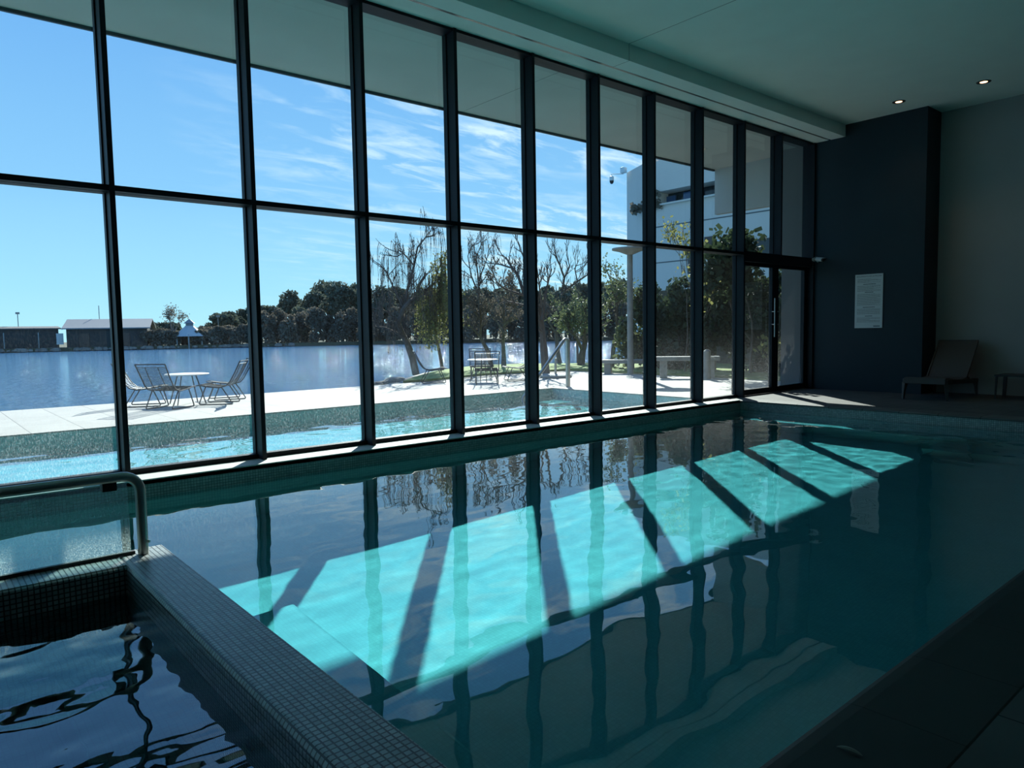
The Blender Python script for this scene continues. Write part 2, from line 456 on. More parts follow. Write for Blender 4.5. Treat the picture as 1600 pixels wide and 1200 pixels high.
# ledges: bench along the spa wall, step along the far end
lb = MB(); lb.box(SX1, 1.80, YR, 4.30, ZF, -1.08)
o = struct('pool_bench', lb, 'basin', uv=True, bevel=0.02); o.cycles.is_caustics_receiver = True
lb = MB(); lb.box(9.95, XP, YR, YS, ZF, -0.62); lb.box(9.4, 9.95, YR, 3.4, ZF, -1.0)
o = struct('pool_step', lb, 'basin', uv=True, bevel=0.02); o.cycles.is_caustics_receiver = True

# sill under the glass wall
sb = MB(); sb.box(XL - .2, XP + .0, YS, 7.12, -0.05, 0.0)
struct('trim_1', sb, plain('sill_stone', (0.50, 0.52, 0.49), 0.7, var=0.1, vscale=3), uv=True, bevel=0.006)

# spa rim (mosaic) with a soft nosing towards the spa
rim = MB()
rim.profile([(SX1, -0.28), (SX1, -0.006), (SX1 - .006, 0.0), (SX0, 0.0), (SX0 - .014, -0.006), (SX0 - .022, -0.018), (SX0 - .025, -0.035), (SX0 - .025, -1.15), (SX0 + .05, -1.15), (SX0 + .05, -0.28)], YR - .25, SY1, 'Y')
struct('spa_rim', rim, 'mosaic_sp', uv=True)
rim = MB()
rim.profile([(SY1, -0.28), (SY1, -0.006), (SY1 - .006, -0.001), (SY0, -0.001), (SY0 - .02, -0.012), (SY0 - .025, -0.035), (SY0 - .025, -1.15), (SY0 + .05, -1.15), (SY0 + .05, -0.28)], XL - .2, SX0 - .02, 'X')
struct('spa_rim', rim, 'mosaic_sp', uv=True)
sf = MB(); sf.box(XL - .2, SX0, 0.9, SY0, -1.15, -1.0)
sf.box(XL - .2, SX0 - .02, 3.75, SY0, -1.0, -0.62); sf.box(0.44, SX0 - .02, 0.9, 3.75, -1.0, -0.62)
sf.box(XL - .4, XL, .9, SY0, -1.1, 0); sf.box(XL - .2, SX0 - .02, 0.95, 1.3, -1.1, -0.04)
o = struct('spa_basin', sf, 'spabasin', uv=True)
jb = MB().lathe([(0.034, 0), (0.034, .006), (0.012, .008), (0.012, 0.0085)], 16)
jt = obj('spa_jet', jb, 'black', smooth=True); jt.rotation_euler = (0, R(-90), 0); jt.location = (SX0 - .0255, 2.42, -0.27)
tag(jt, 'small round dark jet fitting in the mosaic wall of the spa below the water', 'jet')

# indoor deck
ub = MB()
ub.box(XL - .2, XW2, -4.2, 0.665, -0.2, 0)                  # near side
ub.box(XL - .2, SX1, 0.665, 1.3, -0.2, -0.0)
ub.box(10.93, XW2, 0.665, 7.12, -0.2, 0)
struct('floor', ub, 'deck', uv=True)
# coping stones: one strip of 50 cm pieces along each pool edge, with a rounded lip
copm = mosaic('coping_stone_shaded', (0.034, 0.037, 0.035), (0.026, 0.029, 0.028), (0.012, 0.013, 0.013), w=0.5, h=5.0, mortar=0.004, rough=0.65, bump=0.6, blotch=0.3)  # same stone as the far edge, its colour darkened for the shade here
def lip(y):  # bullnose cross-section towards +a
    return [(y - .345, -0.035), (y - .345, -0.002), (y - .338, 0.001), (y - .05, 0.001), (y - .012, -0.003), (y + .006, -0.010), (y + .012, -0.02), (y + .008, -0.032), (y, -0.035)]
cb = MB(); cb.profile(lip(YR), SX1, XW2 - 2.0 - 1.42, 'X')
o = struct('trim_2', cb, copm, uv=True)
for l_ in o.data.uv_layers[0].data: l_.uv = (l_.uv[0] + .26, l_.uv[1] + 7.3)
cb = MB(); cb.profile([(2 * XP - a + 0.0, z) for a, z in lip(XP)], YR - .345, YS + .2, 'Y')
copm2 = mosaic('coping_stone_lit', (0.12, 0.125, 0.12), (0.10, 0.105, 0.10), (0.012, 0.013, 0.013), w=0.5, h=5.0, mortar=0.006, rough=0.65, bump=0.6, blotch=0.3)  # same stone as the near edge, its colour lightened for the sunlit end
o = struct('trim_3', cb, copm2)
ul = o.data.uv_layers.new(name='UVMap')
for l_ in o.data.loops:
    co = o.data.vertices[l_.vertex_index].co; ul.data[l_.index].uv = (co.y + .38, 7.3 + co.x * .01)


def axis_vals(a, b, step, extra=()):
    n = max(1, round((b - a) / step)); vals = [a + (b - a) * i / n for i in range(n + 1)]
    for e in extra:
        k = min(range(len(vals)), key=lambda q: abs(vals[q] - e)); vals[k] = e
    return vals


def water_grid(name, xs, ys, skip, hf, z, mat):
    idx = {}; mbw = MB()
    def vid(i, j):
        if (i, j) not in idx:
            idx[(i, j)] = len(mbw.v); mbw.v.append((xs[i], ys[j], z + hf(xs[i], ys[j])))
        return idx[(i, j)]
    for i in range(len(xs) - 1):
        for j in range(len(ys) - 1):
            cx_, cy_ = (xs[i] + xs[i + 1]) / 2, (ys[j] + ys[j + 1]) / 2
            if skip(cx_, cy_): continue
            mbw.f.append((vid(i, j), vid(i + 1, j), vid(i + 1, j + 1), vid(i, j + 1)))
    o = obj(name, mbw, mat)
    o.data.polygons.foreach_set('use_smooth', [True] * len(o.data.polygons)); o.data.update()
    o.cycles.is_caustics_caster = True
    return o


def nz(x, y, s, seed): return noise.noise(Vector((x * s, y * s, seed)))


def pool_h(x, y):
    far = max(0.0, min(1.0, (x - 6.2) / 3.0))
    h = 0.0042 * nz(x, y * 1.25, 0.95, 1.7) + 0.0011 * nz(x * .8, y * 1.5, 3.1, 4.2) + 0.00045 * nz(x, y * 1.4, 6.3, 8.8) + 0.00014 * nz(x, y, 14, 9.9)
    h += far * (0.0034 * nz(x * 1.1, y, 4.6, 2.2) + 0.0010 * nz(x, y, 10, 6.1))
    return h


xs = axis_vals(XL, XP, 0.04, (SX1,)); ys = axis_vals(YR, YS, 0.04, (SY1,))
xs = [x for x in xs if x < -2.0][::4] + [x for x in xs if x >= -2.0]
w_ = water_grid('pool_water', xs, ys, lambda x, y: x < SX1 and y < SY1, pool_h, ZW, 'water')
tag(w_, 'still turquoise water filling the indoor pool, with sunlit patches', 'water', kind='stuff')


def spa_h(x, y):
    return 0.006 * nz(x, y * 1.6, 1.5, 11.1) + 0.0034 * nz(x * .8, y * 1.6, 5.0, 3.3) + 0.0017 * nz(x, y * 1.3, 12.0, 5.5)


xs = axis_vals(XL, SX0 - .025, 0.025); ys = axis_vals(1.3, SY0 - .025, 0.025)
xs = [x for x in xs if x < -1.2][::8] + [x for x in xs if x >= -1.2]
w_ = water_grid('spa_water', xs, ys, lambda x, y: False, spa_h, -0.15, 'spawater')
tag(w_, 'dark rippled water in the small spa pool in the foreground', 'water', kind='stuff')

# ------------------------------------------------------------------ hall shell
cbx = MB(); cbx.box(XL - .2, XW2 + .2, -4.2, 6.3, ZC, ZC + .2)
ceil = struct('ceiling', cbx, 'ceil')
cj = MB(); cj.box(7.366, 7.372, -4.2, 6.25, ZC - .0012, ZC + .01)
obj('ceiling_joint', cj, M['black'], ceil)
# bulkhead over the glass
bk = MB(); bk.box(XL - .2, XW, 6.25, 6.52, ZB, ZC + .2); bk.box(XL - .2, XW, 6.56, 6.86, ZB, ZC + .2); bk.box(XL - .2, XW, 6.52, 6.56, ZB + .06, ZC + .2)
bko = struct('ceiling_bulkhead', bk, 'ceil')
st = MB(); st.box(XL, XW - .1, 6.524, 6.536, ZB - .002, ZB + .05); st.box(XL, XW - .1, 6.545, 6.556, ZB - .002, ZB + .05)
obj('slot_diffuser', st, M['steel'], bko)
jm = MB(); jm.box(7.366, 7.371, 6.2485, 6.251, ZB, ZC); jm.box(7.366, 7.371, 6.25, 6.52, ZB - .0012, ZB + .001)
obj('panel_joint', jm, M['black'], bko)
# blue wall and its return, pale wall
w1 = MB(); w1.box(XW, XW2 + .2, 4.865, 6.86, 0, ZC); w1.box(XW, XW2 + .2, 6.86, 7.47, -.2, 4.86)
struct('wall_back', w1, 'bluewall')
w1 = MB(); w1.box(XW - .004, XW2 + .2, 7.06, 7.475, 0, 4.85)
struct('wall_outside', w1, 'extwall')
w1 = MB(); w1.box(XW2, XW2 + .2, -4.2, 4.865, 0, ZC)
struct('wall_far', w1, 'lightwall')
w1 = MB(); w1.box(XL - .2, XW2 + .2, -4.4, -4.2, 0, ZC)
struct('wall_right', w1, 'darkwall')
w1 = MB(); w1.box(XL - .4, XL - .2, -4.4, 7.1, -.2, ZC)
struct('wall_near', w1, 'darkwall')
# overhang outside: soffit slab, lowered end
w1 = MB(); w1.box(XL - 3, 22, 6.86, 9.86, 4.87, 5.15); w1.box(XL - 3, 22, -4.4, 6.86, ZC + .2, 5.15)
sof = struct('roof_overhang', w1, 'soffit')
e1 = MB(); e1.box(XL - 3, 14.64, 9.86, 9.90, 4.83, 5.2)
obj('drip_edge', e1, M['wire'], sof)
sj = MB(); sj.box(7.366, 7.372, 7.1, 9.86, 4.8688, 4.871)
obj('soffit_joint', sj, M['black'], sof)
w1 = MB(); w1.box(14.64, 14.78, 6.9, 9.86, 3.84, 4.87)
struct('wall_drop', w1, 'soffit')
w1 = MB(); w1.box(XW2 + .2, 22, 6.2, 6.9, 0, 4.87)
struct('wall_beyond', w1, 'extwall')

# ------------------------------------------------------------------ glass wall: one structure per bay
def mx_(k): return MX0 + k * MS      # k=0 is the first full mullion in view


def mull_mb(x):
    mbx = MB(); mbx.box(x, x + MW, 6.812, 6.965, 0.0, ZB); mbx.box(x - .012, x + MW + .012, 6.955, 7.03, 0.0, ZB + .15)
    return mbx


wn = 0
for k in range(-7, 8):
    xa, xb = mx_(k), mx_(k + 1)
    wn += 1
    w = empty('window_%d' % wn, (0, 0, 0)); w['kind'] = 'structure'
    obj('mullion', mull_mb(xa), M['alu'], w, bevel=0.003)
    f_ = MB(); f_.box(xa + MW, xb, 6.90, 7.02, 2.43, 2.482); f_.box(xa + MW, xb, 6.82, 6.90, 2.432, 2.480)
    obj('transom', f_, M['alu'], w)
    f_ = MB(); f_.box(xa + MW, xb, 6.93, 7.03, 0, 0.045)
    obj('bottom_rail', f_, M['alu'], w)
    f_ = MB(); f_.box(xa + MW, xb, 6.83, 7.03, 4.62, ZB + .15)
    obj('top_rail', f_, M['alu'], w)
    f_ = MB(); f_.box(xa + MW - .005, xb + .005, 6.978, 6.984, 0.03, 2.45)
    obj('lower_pane', f_, M['pane'], w)
    f_ = MB(); f_.box(xa + MW - .005, xb + .005, 6.978, 6.984, 2.46, 4.64)
    obj('upper_pane', f_, M['pane'], w)
# door bays (k=8,9): transom windows above, double door below
for k in (8, 9):
    xa, xb = mx_(k), mx_(k + 1); wn += 1
    w = empty('window_%d' % wn); w['kind'] = 'structure'
    if k == 8: obj('mullion', mull_mb(xa), M['alu'], w, bevel=0.003)
    else:
        f_ = MB(); f_.box(xa, xa + MW, 6.812, 6.965, 2.43, ZB); f_.box(xa - .012, xa + MW + .012, 6.955, 7.03, 2.3, ZB + .15); obj('mullion', f_, M['alu'], w)
    f_ = MB(); f_.box(xa + MW, xb, 6.83, 7.03, 4.62, ZB + .15); obj('top_rail', f_, M['alu'], w)
    f_ = MB(); f_.box(xa + MW - .005, xb + .005, 6.978, 6.984, 2.46, 4.64); obj('upper_pane', f_, M['pane'], w)
dr = empty('door_1', (0, 0, 0)); dr['kind'] = 'structure'
xa, xm, xb = mx_(8) + MW, mx_(9) + MW / 2, mx_(10)
f_ = MB(); f_.box(xa, XW, 6.83, 7.03, 2.33, 2.50); f_.box(xb - .02, XW, 6.80, 7.03, 0, 4.65)
obj('door_frame', f_, M['alu'], dr)
for x0, x1, hx in ((xa, xm - .003, xm - .10), (xm + .003, xb - .02, xm + .07)):
    f_ = MB(); sw = .105
    f_.box(x0, x0 + sw * .45 if x0 == xa else x0 + sw, 6.92, 6.99, .01, 2.33); f_.box(x1 - sw, x1, 6.92, 6.99, .01, 2.33)
    f_.box(x0, x1, 6.922, 6.988, .01, .11); f_.box(x0, x1, 6.922, 6.988, 2.27, 2.33)
    leaf = obj('door_leaf', f_, M['alu'], dr)
    f_ = MB(); f_.box(x0 + .03, x1 - .03, 6.953, 6.959, .08, 2.3); obj('door_pane', f_, M['pane'], leaf)
    f_ = MB(); f_.tube([(hx, 6.87, 1.02), (hx, 6.87, 1.72)], .012, 10); f_.tube([(hx, 6.87, 1.25), (hx, 6.93, 1.25)], .009, 8); f_.tube([(hx, 6.87, 1.48), (hx, 6.93, 1.48)], .009, 8)
    obj('door_handle', f_, M['steel'], leaf, smooth=True)

# ------------------------------------------------------------------ glass balustrade with handrail
br_ = empty('handrail', (0.96, 4.33, 0)); tag(br_, 'round steel handrail bent down onto the corner of the mosaic spa rim', 'handrail')
pts = [(-4.5, 0, .445), (-.09, 0, .445)] + [(-.09 + .09 * math.sin(a_), 0, .355 + .09 * math.cos(a_)) for a_ in [R(q) for q in (15, 30, 45, 60, 75, 90)]] + [(0, 0, .001)]
obj('rail_tube', MB().tube(pts, .0275, 20), 'steel', br_, smooth=True)
obj('set_screw', MB().tube([(.02, -.02, .07), (.028, -.028, .07)], .008, 10), 'steel', br_, smooth=True)
for xx in (-.15, -1.6, -3.1):
    obj('glass_clip', MB().box(xx - .035, xx + .035, -.012, .052, .375, .425), 'black', br_, bevel=.003)
gp = empty('glass_balustrade', (0, 4.37, 0)); tag(gp, 'low misted glass panel standing on the spa rim under the handrail', 'balustrade')
obj('glass_sheet', MB().box(-3.6, .905, -.006, .006, .012, .41), 'balglass', gp)
obj('base_channel', MB().box(-3.6, .925, -.014, .014, 0.0, .018), 'black', gp, bevel=.002)

# ------------------------------------------------------------------ things in the hall
# downlights
def downlight(x, y, label):
    d = empty('downlight', (x, y, ZC - .0005)); tag(d, label, 'ceiling light', 'recessed downlights')
    obj('trim_ring', MB().lathe([(.055, .02), (.055, -.004), (.095, -.006), (.1, 0)], 28), 'black', d, smooth=True)
    obj('bulb', MB().lathe([(.002, -.002), (.03, -.004), (.05, -.006), (.052, .0)], 20), 'lamp', d, smooth=True)
    ld = bpy.data.lights.new('downlight_beam', 'SPOT'); ld.energy = 6; ld.color = (1, .62, .38); ld.spot_size = R(95); ld.spot_blend = .8; ld.shadow_soft_size = .04
    lo = bpy.data.objects.new('downlight_beam', ld); COL.objects.link(lo); lo.parent = d; lo.location = (0, 0, -.05)


downlight(12.76, 5.08, 'lit round downlight in the ceiling, the one in front of the blue wall')
downlight(12.79, 3.87, 'lit round downlight in the ceiling, the one in front of the pale wall')

# notice on the blue wall
sg = empty('notice_sign', (XW, 5.775, 1.64)); tag(sg, 'tall white notice board with lines of small print on the blue wall', 'sign')
obj('sign_panel', MB().box(-.012, 0, -.245, .245, -.485, .485), 'paper', sg, bevel=.002)
random.seed(5)
def bar(mb_, y0, y1, z, h, d=.0135): mb_.box(-d, -.012, -y1, -y0, z - h / 2, z + h / 2)
# headings (short dark strokes) and paragraphs (fine pale strokes), each a part of the print
for z, a, b2 in [(.305, -.10, .12), (.16, -.07, .08), (-.11, -.10, .11), (-.27, -.06, .07)]:
    yy = a; hm = MB()
    while yy < b2:
        l_ = random.uniform(.02, .05); bar(hm, yy, min(b2, yy + l_), z, .011); yy += l_ + .004
    obj('printed_heading', hm, 'ink', sg)
for zt, n_ in ((.40, 5), (.275, 7), (.13, 14), (-.14, 7), (-.30, 6)):
    pm = MB()
    for q in range(n_):
        yy = -.205; z = zt - q * .0155; end = .205 if random.random() < .7 else random.uniform(.0, .18)
        while yy < end:
            l_ = random.uniform(.012, .045); bar(pm, yy, min(end, yy + l_), z, .0044, .0132); yy += l_ + .006
    obj('printed_paragraph', pm, 'ink', sg)
fm_ = MB(); bar(fm_, .09, .205, -.452, .016); obj('printed_footer', fm_, 'ink', sg)
cu = bpy.data.curves.new('sign_title', 'FONT'); cu.body = 'REGLAMENTO DE LA PISCINA'; cu.size = .036; cu.align_x = 'CENTER'; cu.align_y = 'CENTER'; cu.extrude = .0005
to = bpy.data.objects.new('tmp_title', cu); COL.objects.link(to); bpy.context.view_layer.update()
me = bpy.data.meshes.new_from_object(to.evaluated_get(bpy.context.evaluated_depsgraph_get())); bpy.data.objects.remove(to)
xsv = [v.co.x for v in me.vertices]; sc_ = .44 / (max(xsv) - min(xsv))
for v in me.vertices: v.co.x *= sc_
me.materials.clear(); me.materials.append(M['ink'])
to = bpy.data.objects.new('sign_title', me); COL.objects.link(to); to.parent = sg; to.location = (-.0125, 0, .445); to.rotation_euler = (R(90), 0, R(-90))

# bullet camera by the door
cc = empty('security_camera', (13.385, 6.795, 2.47)); tag(cc, 'small white bullet camera on the door frame beside the blue wall', 'camera')
obj('mount_plate', MB().tube([(0, .03, 0), (0, .0, 0)], .045, 20), 'white', cc, smooth=True)
obj('arm', MB().tube([(0, .0, 0), (-.01, -.05, -.01)], .017, 12), 'white', cc, smooth=True)
obj('housing', MB().tube([(-.0, -.035, .005), (-.035, -.17, -.02)], [.034, .036], 18), 'white', cc, smooth=True)
obj('lens', MB().tube([(-.035, -.17, -.02), (-.042, -.197, -.025)], [.033, .030], 18), 'black', cc, smooth=True)
obj('sun_shield', MB().beam((0, -.03, .044), (-.05, -.225, .008), .06, .004), 'white', cc)
obj('cable_gland', MB().tube([(-.005, -.045, -.03), (-.015, -.075, -.05)], .012, 10), 'white', cc, smooth=True)

# sun lounger with raised back
lg = empty('sun_lounger', (12.36, 4.44, 0), 0); tag(lg, 'brown resin sun lounger with its backrest raised, before the pale wall', 'sun lounger')
lw = .31
fr_ = MB()
for s_ in (-1, 1):
    fr_.beam((0, s_ * lw, .30), (1.40, s_ * lw, .25), .045, .075)
fr_.beam((0, -lw, .30), (0, lw, .30), .05, .09); fr_.beam((1.38, -lw, .25), (1.38, lw, .25), .045, .06); fr_.beam((.7, -lw, .27), (.7, lw, .27), .03, .03)
obj('frame', fr_, 'wicker', lg, bevel=.012)
for (x, s_) in ((.03, 1), (.03, -1), (1.33, 1), (1.33, -1)):
    lgm = MB(); dx_ = -.01 if x < 1 else .03
    lgm.tube([(x, s_ * (lw - .01), .27), (x + dx_ * .5, s_ * (lw + .005), .14), (x + dx_, s_ * (lw + .012), 0.0)], [.045, .030, .020], 4)
    obj('leg', lgm, 'wicker', lg)
seat = MB()
prof = [(0.0, .345), (.12, .343), (.4, .315), (.7, .30), (.95, .315)]
for (a, z), (b2, z2) in zip(prof, prof[1:]): seat.beam((a, 0, z), (b2, 0, z2), .61, .022)
obj('seat_sling', seat, 'sling', lg)
bk_ = MB(); bk_.beam((.95, 0, .315), (1.44, 0, .905), .56, .022, (1, 0, 0)); 
bo = obj('backrest', bk_, 'sling', lg)
bf = MB()
for s_ in (-1, 1): bf.beam((.93, s_ * .295, .31), (1.45, s_ * .295, .915), .022, .04, (1, 0, 0))
bf.beam((1.45, -.30, .915), (1.45, .30, .915), .03, .03)
obj('backrest_frame', bf, 'wicker', bo, bevel=.005)
for s_ in (-1, 1): obj('hinge', MB().tube([(.95, s_ * .27, .30), (.95, s_ * .33, .30)], .028, 14), 'black', lg, smooth=True)
for s_ in (-.2, .2): obj('prop_bar', MB().tube([(1.2, s_, .60), (1.33, s_, .26)], .01, 8), 'black', lg)

# low dark table, cropped by the right edge
tb = empty('side_table', (13.50, 3.30, 0)); tag(tb, 'low black table against the pale wall, right of the lounger', 'table')
obj('table_top', MB().box(-.26, .26, -.55, .44, .355, .385), 'black', tb, bevel=.004)
for x, y in ((-.22, .41), (.22, .41), (-.22, -.5), (.22, -.5)):
    w_y = .012 if x < 0 else .03
    obj('leg', MB().tube([(x, y, .36), (x - .01, y + .01, 0)], [.022 if x < 0 else .035, .014 if x < 0 else .03], 4), 'black', tb)

# curled sliver on the coping
cl = MB(); pts = []
for q in range(9):
    a_ = R(-50 + q * 12.5); pts.append((.045 * math.sin(a_), 0.012 * math.cos(a_), .004 + .006 * math.cos(a_ * 1.4)))
cl.tube(pts, [.0012, .003, .0045, .0055, .006, .0055, .0045, .003, .0012], 6)
o = obj('dry_leaf', cl, plain('dry_leaf_brown', (.20, .20, .17), .6), smooth=True); o.location = (1.957, .875, .0); o.rotation_euler = (0, 0, R(-82))
tag(o, 'small curled dry leaf lying on the dark coping stone', 'leaf')

# ------------------------------------------------------------------ outside: pool, patio, lake, land
YO0, YO1, XO1, ZO = 7.12, 10.95, 10.40, -0.17
XO0 = -9.0
ob = MB(); ob.box(XO0, XO1 + .2, YO0 - .05, YO1 + .2, -1.0, -.80)
ob.box(XO0, XO1 + .2, YO1, YO1 + .2, -1.0, -0.19); ob.box(XO1, XO1 + .2, YO0, YO1, -1.0, -0.19)
ob.box(XO0, XO1 + .2, YO0 - .08, YO0, -1.2, -0.02)
ob.box(9.5, XO1, 10.0, YO1, -.9, -.5)
o = struct('outdoor_pool_basin', ob, 'basin', uv=True); o.cycles.is_caustics_receiver = True
ob = MB(); ob.box(XO0, XO1 + .2, YO1, YO1 + .2, -0.19, -0.02); ob.box(XO1, XO1 + .2, YO0, YO1, -0.19, -0.02)
o = struct('outdoor_pool_waterline_band', ob, mosaic('blue_grey_mosaic', (.66, .90, .87), (.46, .74, .72), (.36, .60, .58)), uv=True); o.cycles.is_caustics_receiver = True
xs = axis_vals(XO0, XO1, .08); ys = axis_vals(YO0, YO1, .06)
w_ = water_grid('outdoor_pool_water', xs, ys, lambda x, y: False, lambda x, y: .009 * nz(x, y, 1.1, 21) + .006 * nz(x, y * 1.3, 3.0, 22) + .0015 * nz(x, y, 7, 2), ZO, M['water'])
tag(w_, 'rippled turquoise water of the outdoor pool beyond the glass', 'water', kind='stuff')
pb = MB(); pb.box(XO0 - 4, 14.9, YO1, 14.8, -.02, 0); pb.box(XO1, 14.9, 7.03, YO1, -.02, 0); pb.box(XO1 + .2, 14.9, 7.03, 14.8, -.3, -.02)
struct('patio', pb, 'patio', uv=True, bevel=.004)
pb = MB(); pb.box(XO0 - 4, 9.0, 14.8, 14.95, -1.6, -.02)
struct('patio_wall', pb, 'concrete')

lk = MB(); lk.box(-400, 400, 15.0, 420, -1.2, -1.0)
o = struct('lake_water', lk, 'lake')
o['kind'] = 'stuff'; o['label'] = 'wide blue rippled lake stretching to the far tree line'; o['category'] = 'water'

shore = [(8.8, 14.8), (8.9, 15.3), (10.2, 16.6), (12.2, 18.6), (13.8, 19.6), (15.6, 20.6), (17.6, 19.8), (18.6, 18.4), (21, 18.0), (27, 20), (40, 25), (60, 30), (90, 35), (90, 6.9), (14.9, 6.9), (14.9, 14.8)]
shore_in = [(9.4, 15.25), (10.4, 16.3), (12.4, 18.3), (13.9, 19.3), (15.6, 20.2), (17.4, 19.5), (18.4, 18.0), (21, 17.6), (27, 19.6), (40, 24.6), (60, 29.6), (88, 34), (88, 7.5), (15.4, 7.5), (15.4, 12.2), (15.6, 15.7), (12.5, 16.0), (10.3, 15.3)]
ga = MB(); ga.prism(list(reversed(shore)) if False else shore, -1.6, -.03)
struct('ground_gravel', ga, 'gravel')
ga = MB(); ga.prism(shore_in, -1.0, 0.03)
struct('ground_lawn', ga, 'grass')
ga = MB(); ga.box(14.9, 30, 7.0, 9.6, -.2, .02); struct('ground_lawn', ga, 'grass')
random.seed(8)
# rocks at the tip of the bank
for q in range(7):
    rb = MB(); rr_ = random.uniform(.10, .2); 
    rb.lathe([(.02, -rr_ * .4), (rr_ * .8, -rr_ * .3), (rr_, 0), (rr_ * .75, rr_ * .4), (.03, rr_ * .55)], 8)
    for k_, v in enumerate(rb.v):
        f2 = 1 + .35 * noise.noise(Vector(v) * 9 + Vector((q * 3, 0, 0))); rb.v[k_] = (v[0] * f2 * 1.3, v[1] * f2, v[2] * f2)
    o = obj('rock', rb, 'rock'); o.location = (8.75 + .22 * q, 15.28 + .19 * q + random.uniform(-.08, .08), -.02)
    tag(o, 'dark grey rock on the water edge of the grassy bank, %s from the tip' % ['first', 'second', 'third', 'fourth', 'fifth', 'sixth', 'seventh'][q], 'rock', 'rocks along the tip of the bank')


# wire chair: low lounge chair, faces local +X
def wire_chair():
    c = empty('wire_chair')
    prof = [(-.44, .76), (-.34, .56), (-.25, .40), (-.18, .33), (-.06, .30), (.12, .32), (.28, .35), (.33, .34)]
    fr = MB()
    for s_ in (-1, 1):
        fr.tube([(x, s_ * (.27 if z < .5 else .27 + (.0 if z < .7 else .01)), z) for x, z in prof], .011, 6)
    fr.tube([(-.44, -.28, .76), (-.44, .28, .76)], .011, 6); fr.tube([(.33, -.27, .34), (.33, .27, .34)], .011, 6)
    obj('frame', fr, 'wire', c, smooth=True)
    ms = MB()
    # horizontal wires along the profile
    segs = []
    for (a, b2) in zip(prof, prof[1:]):
        n_ = max(2, int(math.hypot(b2[0] - a[0], b2[1] - a[1]) / .026))
        segs += [(a[0] + (b2[0] - a[0]) * i / n_, a[1] + (b2[1] - a[1]) * i / n_) for i in range(n_)]
    for x, z in segs:
        if z > .70: continue
        ms.tube([(x, -.27, z), (x, .27, z)], .0052, 3, cap=False)
    for yy in (-.12, .12):
        ms.tube([(x, yy, z) for x, z in [(-.41, .71)] + prof[1:]], .0075, 5)
    ms.tube([(-.41, -.27, .71), (-.41, .27, .71)], .007, 5)
    obj('wire_mesh', ms, 'wire', c)
    for s_ in (-1, 1):
        y = s_ * .25
        obj('sled_leg', MB().tube([(-.10, y, .31), (-.27, y, .03), (-.26, y, .012), (-.22, y, .01), (.24, y, .01), (.28, y, .014), (.285, y, .035), (.16, y, .335)], .011, 6), 'wire', c, smooth=True)
    return c


def wire_table():
    tt = empty('patio_table')
    obj('table_top', MB().lathe([(.02, .52), (.36, .52), (.375, .526), (.375, .536), (.36, .542), (.02, .544)], 36), 'whitemet', tt, smooth=True)
    for k in range(4):
        a_ = R(45 + 90 * k)
        obj('leg', MB().tube([(.17 * math.cos(a_), .17 * math.sin(a_), .52), (.34 * math.cos(a_), .34 * math.sin(a_), 0)], .011, 6), 'wire', tt, smooth=True)
    return tt


ch0 = wire_chair(); tb0 = wire_table()
TA, TB = (3.88, 13.62), (10.75, 13.75)
def face(p, q): return math.atan2(q[1] - p[1], q[0] - p[0])
chairs = [((3.22, 13.80), (-24), 'grey wire lounge chair at the near table by the lake, leftmost and facing right', 0),
          ((3.42, 13.02), (38), 'grey wire lounge chair at the near table by the lake, its back towards the hall', 0),
          ((4.30, 13.16), (146), 'grey wire lounge chair right of the near table, nearest the pool edge', 0),
          ((4.72, 14.00), (172), 'grey wire lounge chair farthest right of the near table by the lake', 0),
          ((9.72, 14.42), (-28), 'grey wire lounge chair left of the far table, facing right', 1),
          ((10.30, 13.05), (54), 'grey wire lounge chair with its back to the hall, before the far table', 1),
          ((11.45, 13.30), (150), 'grey wire lounge chair right of the far table, behind the pool handrail', 1),
          ((11.30, 14.55), (-125), 'grey wire lounge chair behind the far table, next to the water', 1)]
for i, ((x, y), a_, lb_, gi) in enumerate(chairs):
    c = ch0 if i == 0 else copy_tree(ch0)
    c.location = (x, y, 0); c.rotation_euler = (0, 0, R(a_)); tag(c, lb_, 'chair', 'wire chairs round the %s table' % ('near', 'far')[gi])
tb0.location = (*TA, 0); tag(tb0, 'round white-topped patio table between the four wire chairs by the lake, near set', 'table', 'patio tables')
t2 = copy_tree(tb0); t2.location = (*TB, 0); t2.rotation_euler = (0, 0, R(20)); tag(t2, 'round white-topped patio table of the far set, before the gravel bank', 'table', 'patio tables')

# umbrella base
ub_ = empty('umbrella_base', (12.75, 13.3, 0)); tag(ub_, 'round grey parasol base with an empty upright tube, on the patio', 'parasol base')
obj('base_disc', MB().lathe([(.40, 0), (.42, .03), (.40, .07), (.12, .10), (.02, .10)], 28), 'concrete', ub_, smooth=True)
obj('upright_tube', MB().tube([(0, 0, .09), (0, 0, .5)], .03, 12), 'steel', ub_, smooth=True)

# outdoor pool handrail
hr = empty('pool_handrail', (10.86, 10.78, 0)); tag(hr, 'sloping steel handrail going down into the outdoor pool at its end', 'handrail')
obj('post', MB().tube([(0, .17, 0), (0, .17, 1.0)], .05, 12), 'steel', hr, smooth=True)
obj('sloping_rail', MB().tube([(.02, .17, 1.0), (-.08, .17, 1.02), (-.16, .15, .97), (-1.42, .0, -.12), (-1.5, 0, -.3)], .035, 10), 'steel', hr, smooth=True)

# lamp post
lp = empty('lamp_post', (14.83, 12.585, 0)); tag(lp, 'tall grey garden lamp post with a flat disc head', 'lamp')
obj('pole', MB().tube([(0, 0, 0), (0, 0, 3.22)], [.085, .075], 14), 'concrete', lp, smooth=True)
obj('lamp_head', MB().lathe([(.08, 3.17), (.30, 3.26), (.47, 3.30), (.47, 3.34), (.30, 3.36), (.02, 3.37)], 32), 'concrete', lp, smooth=True)

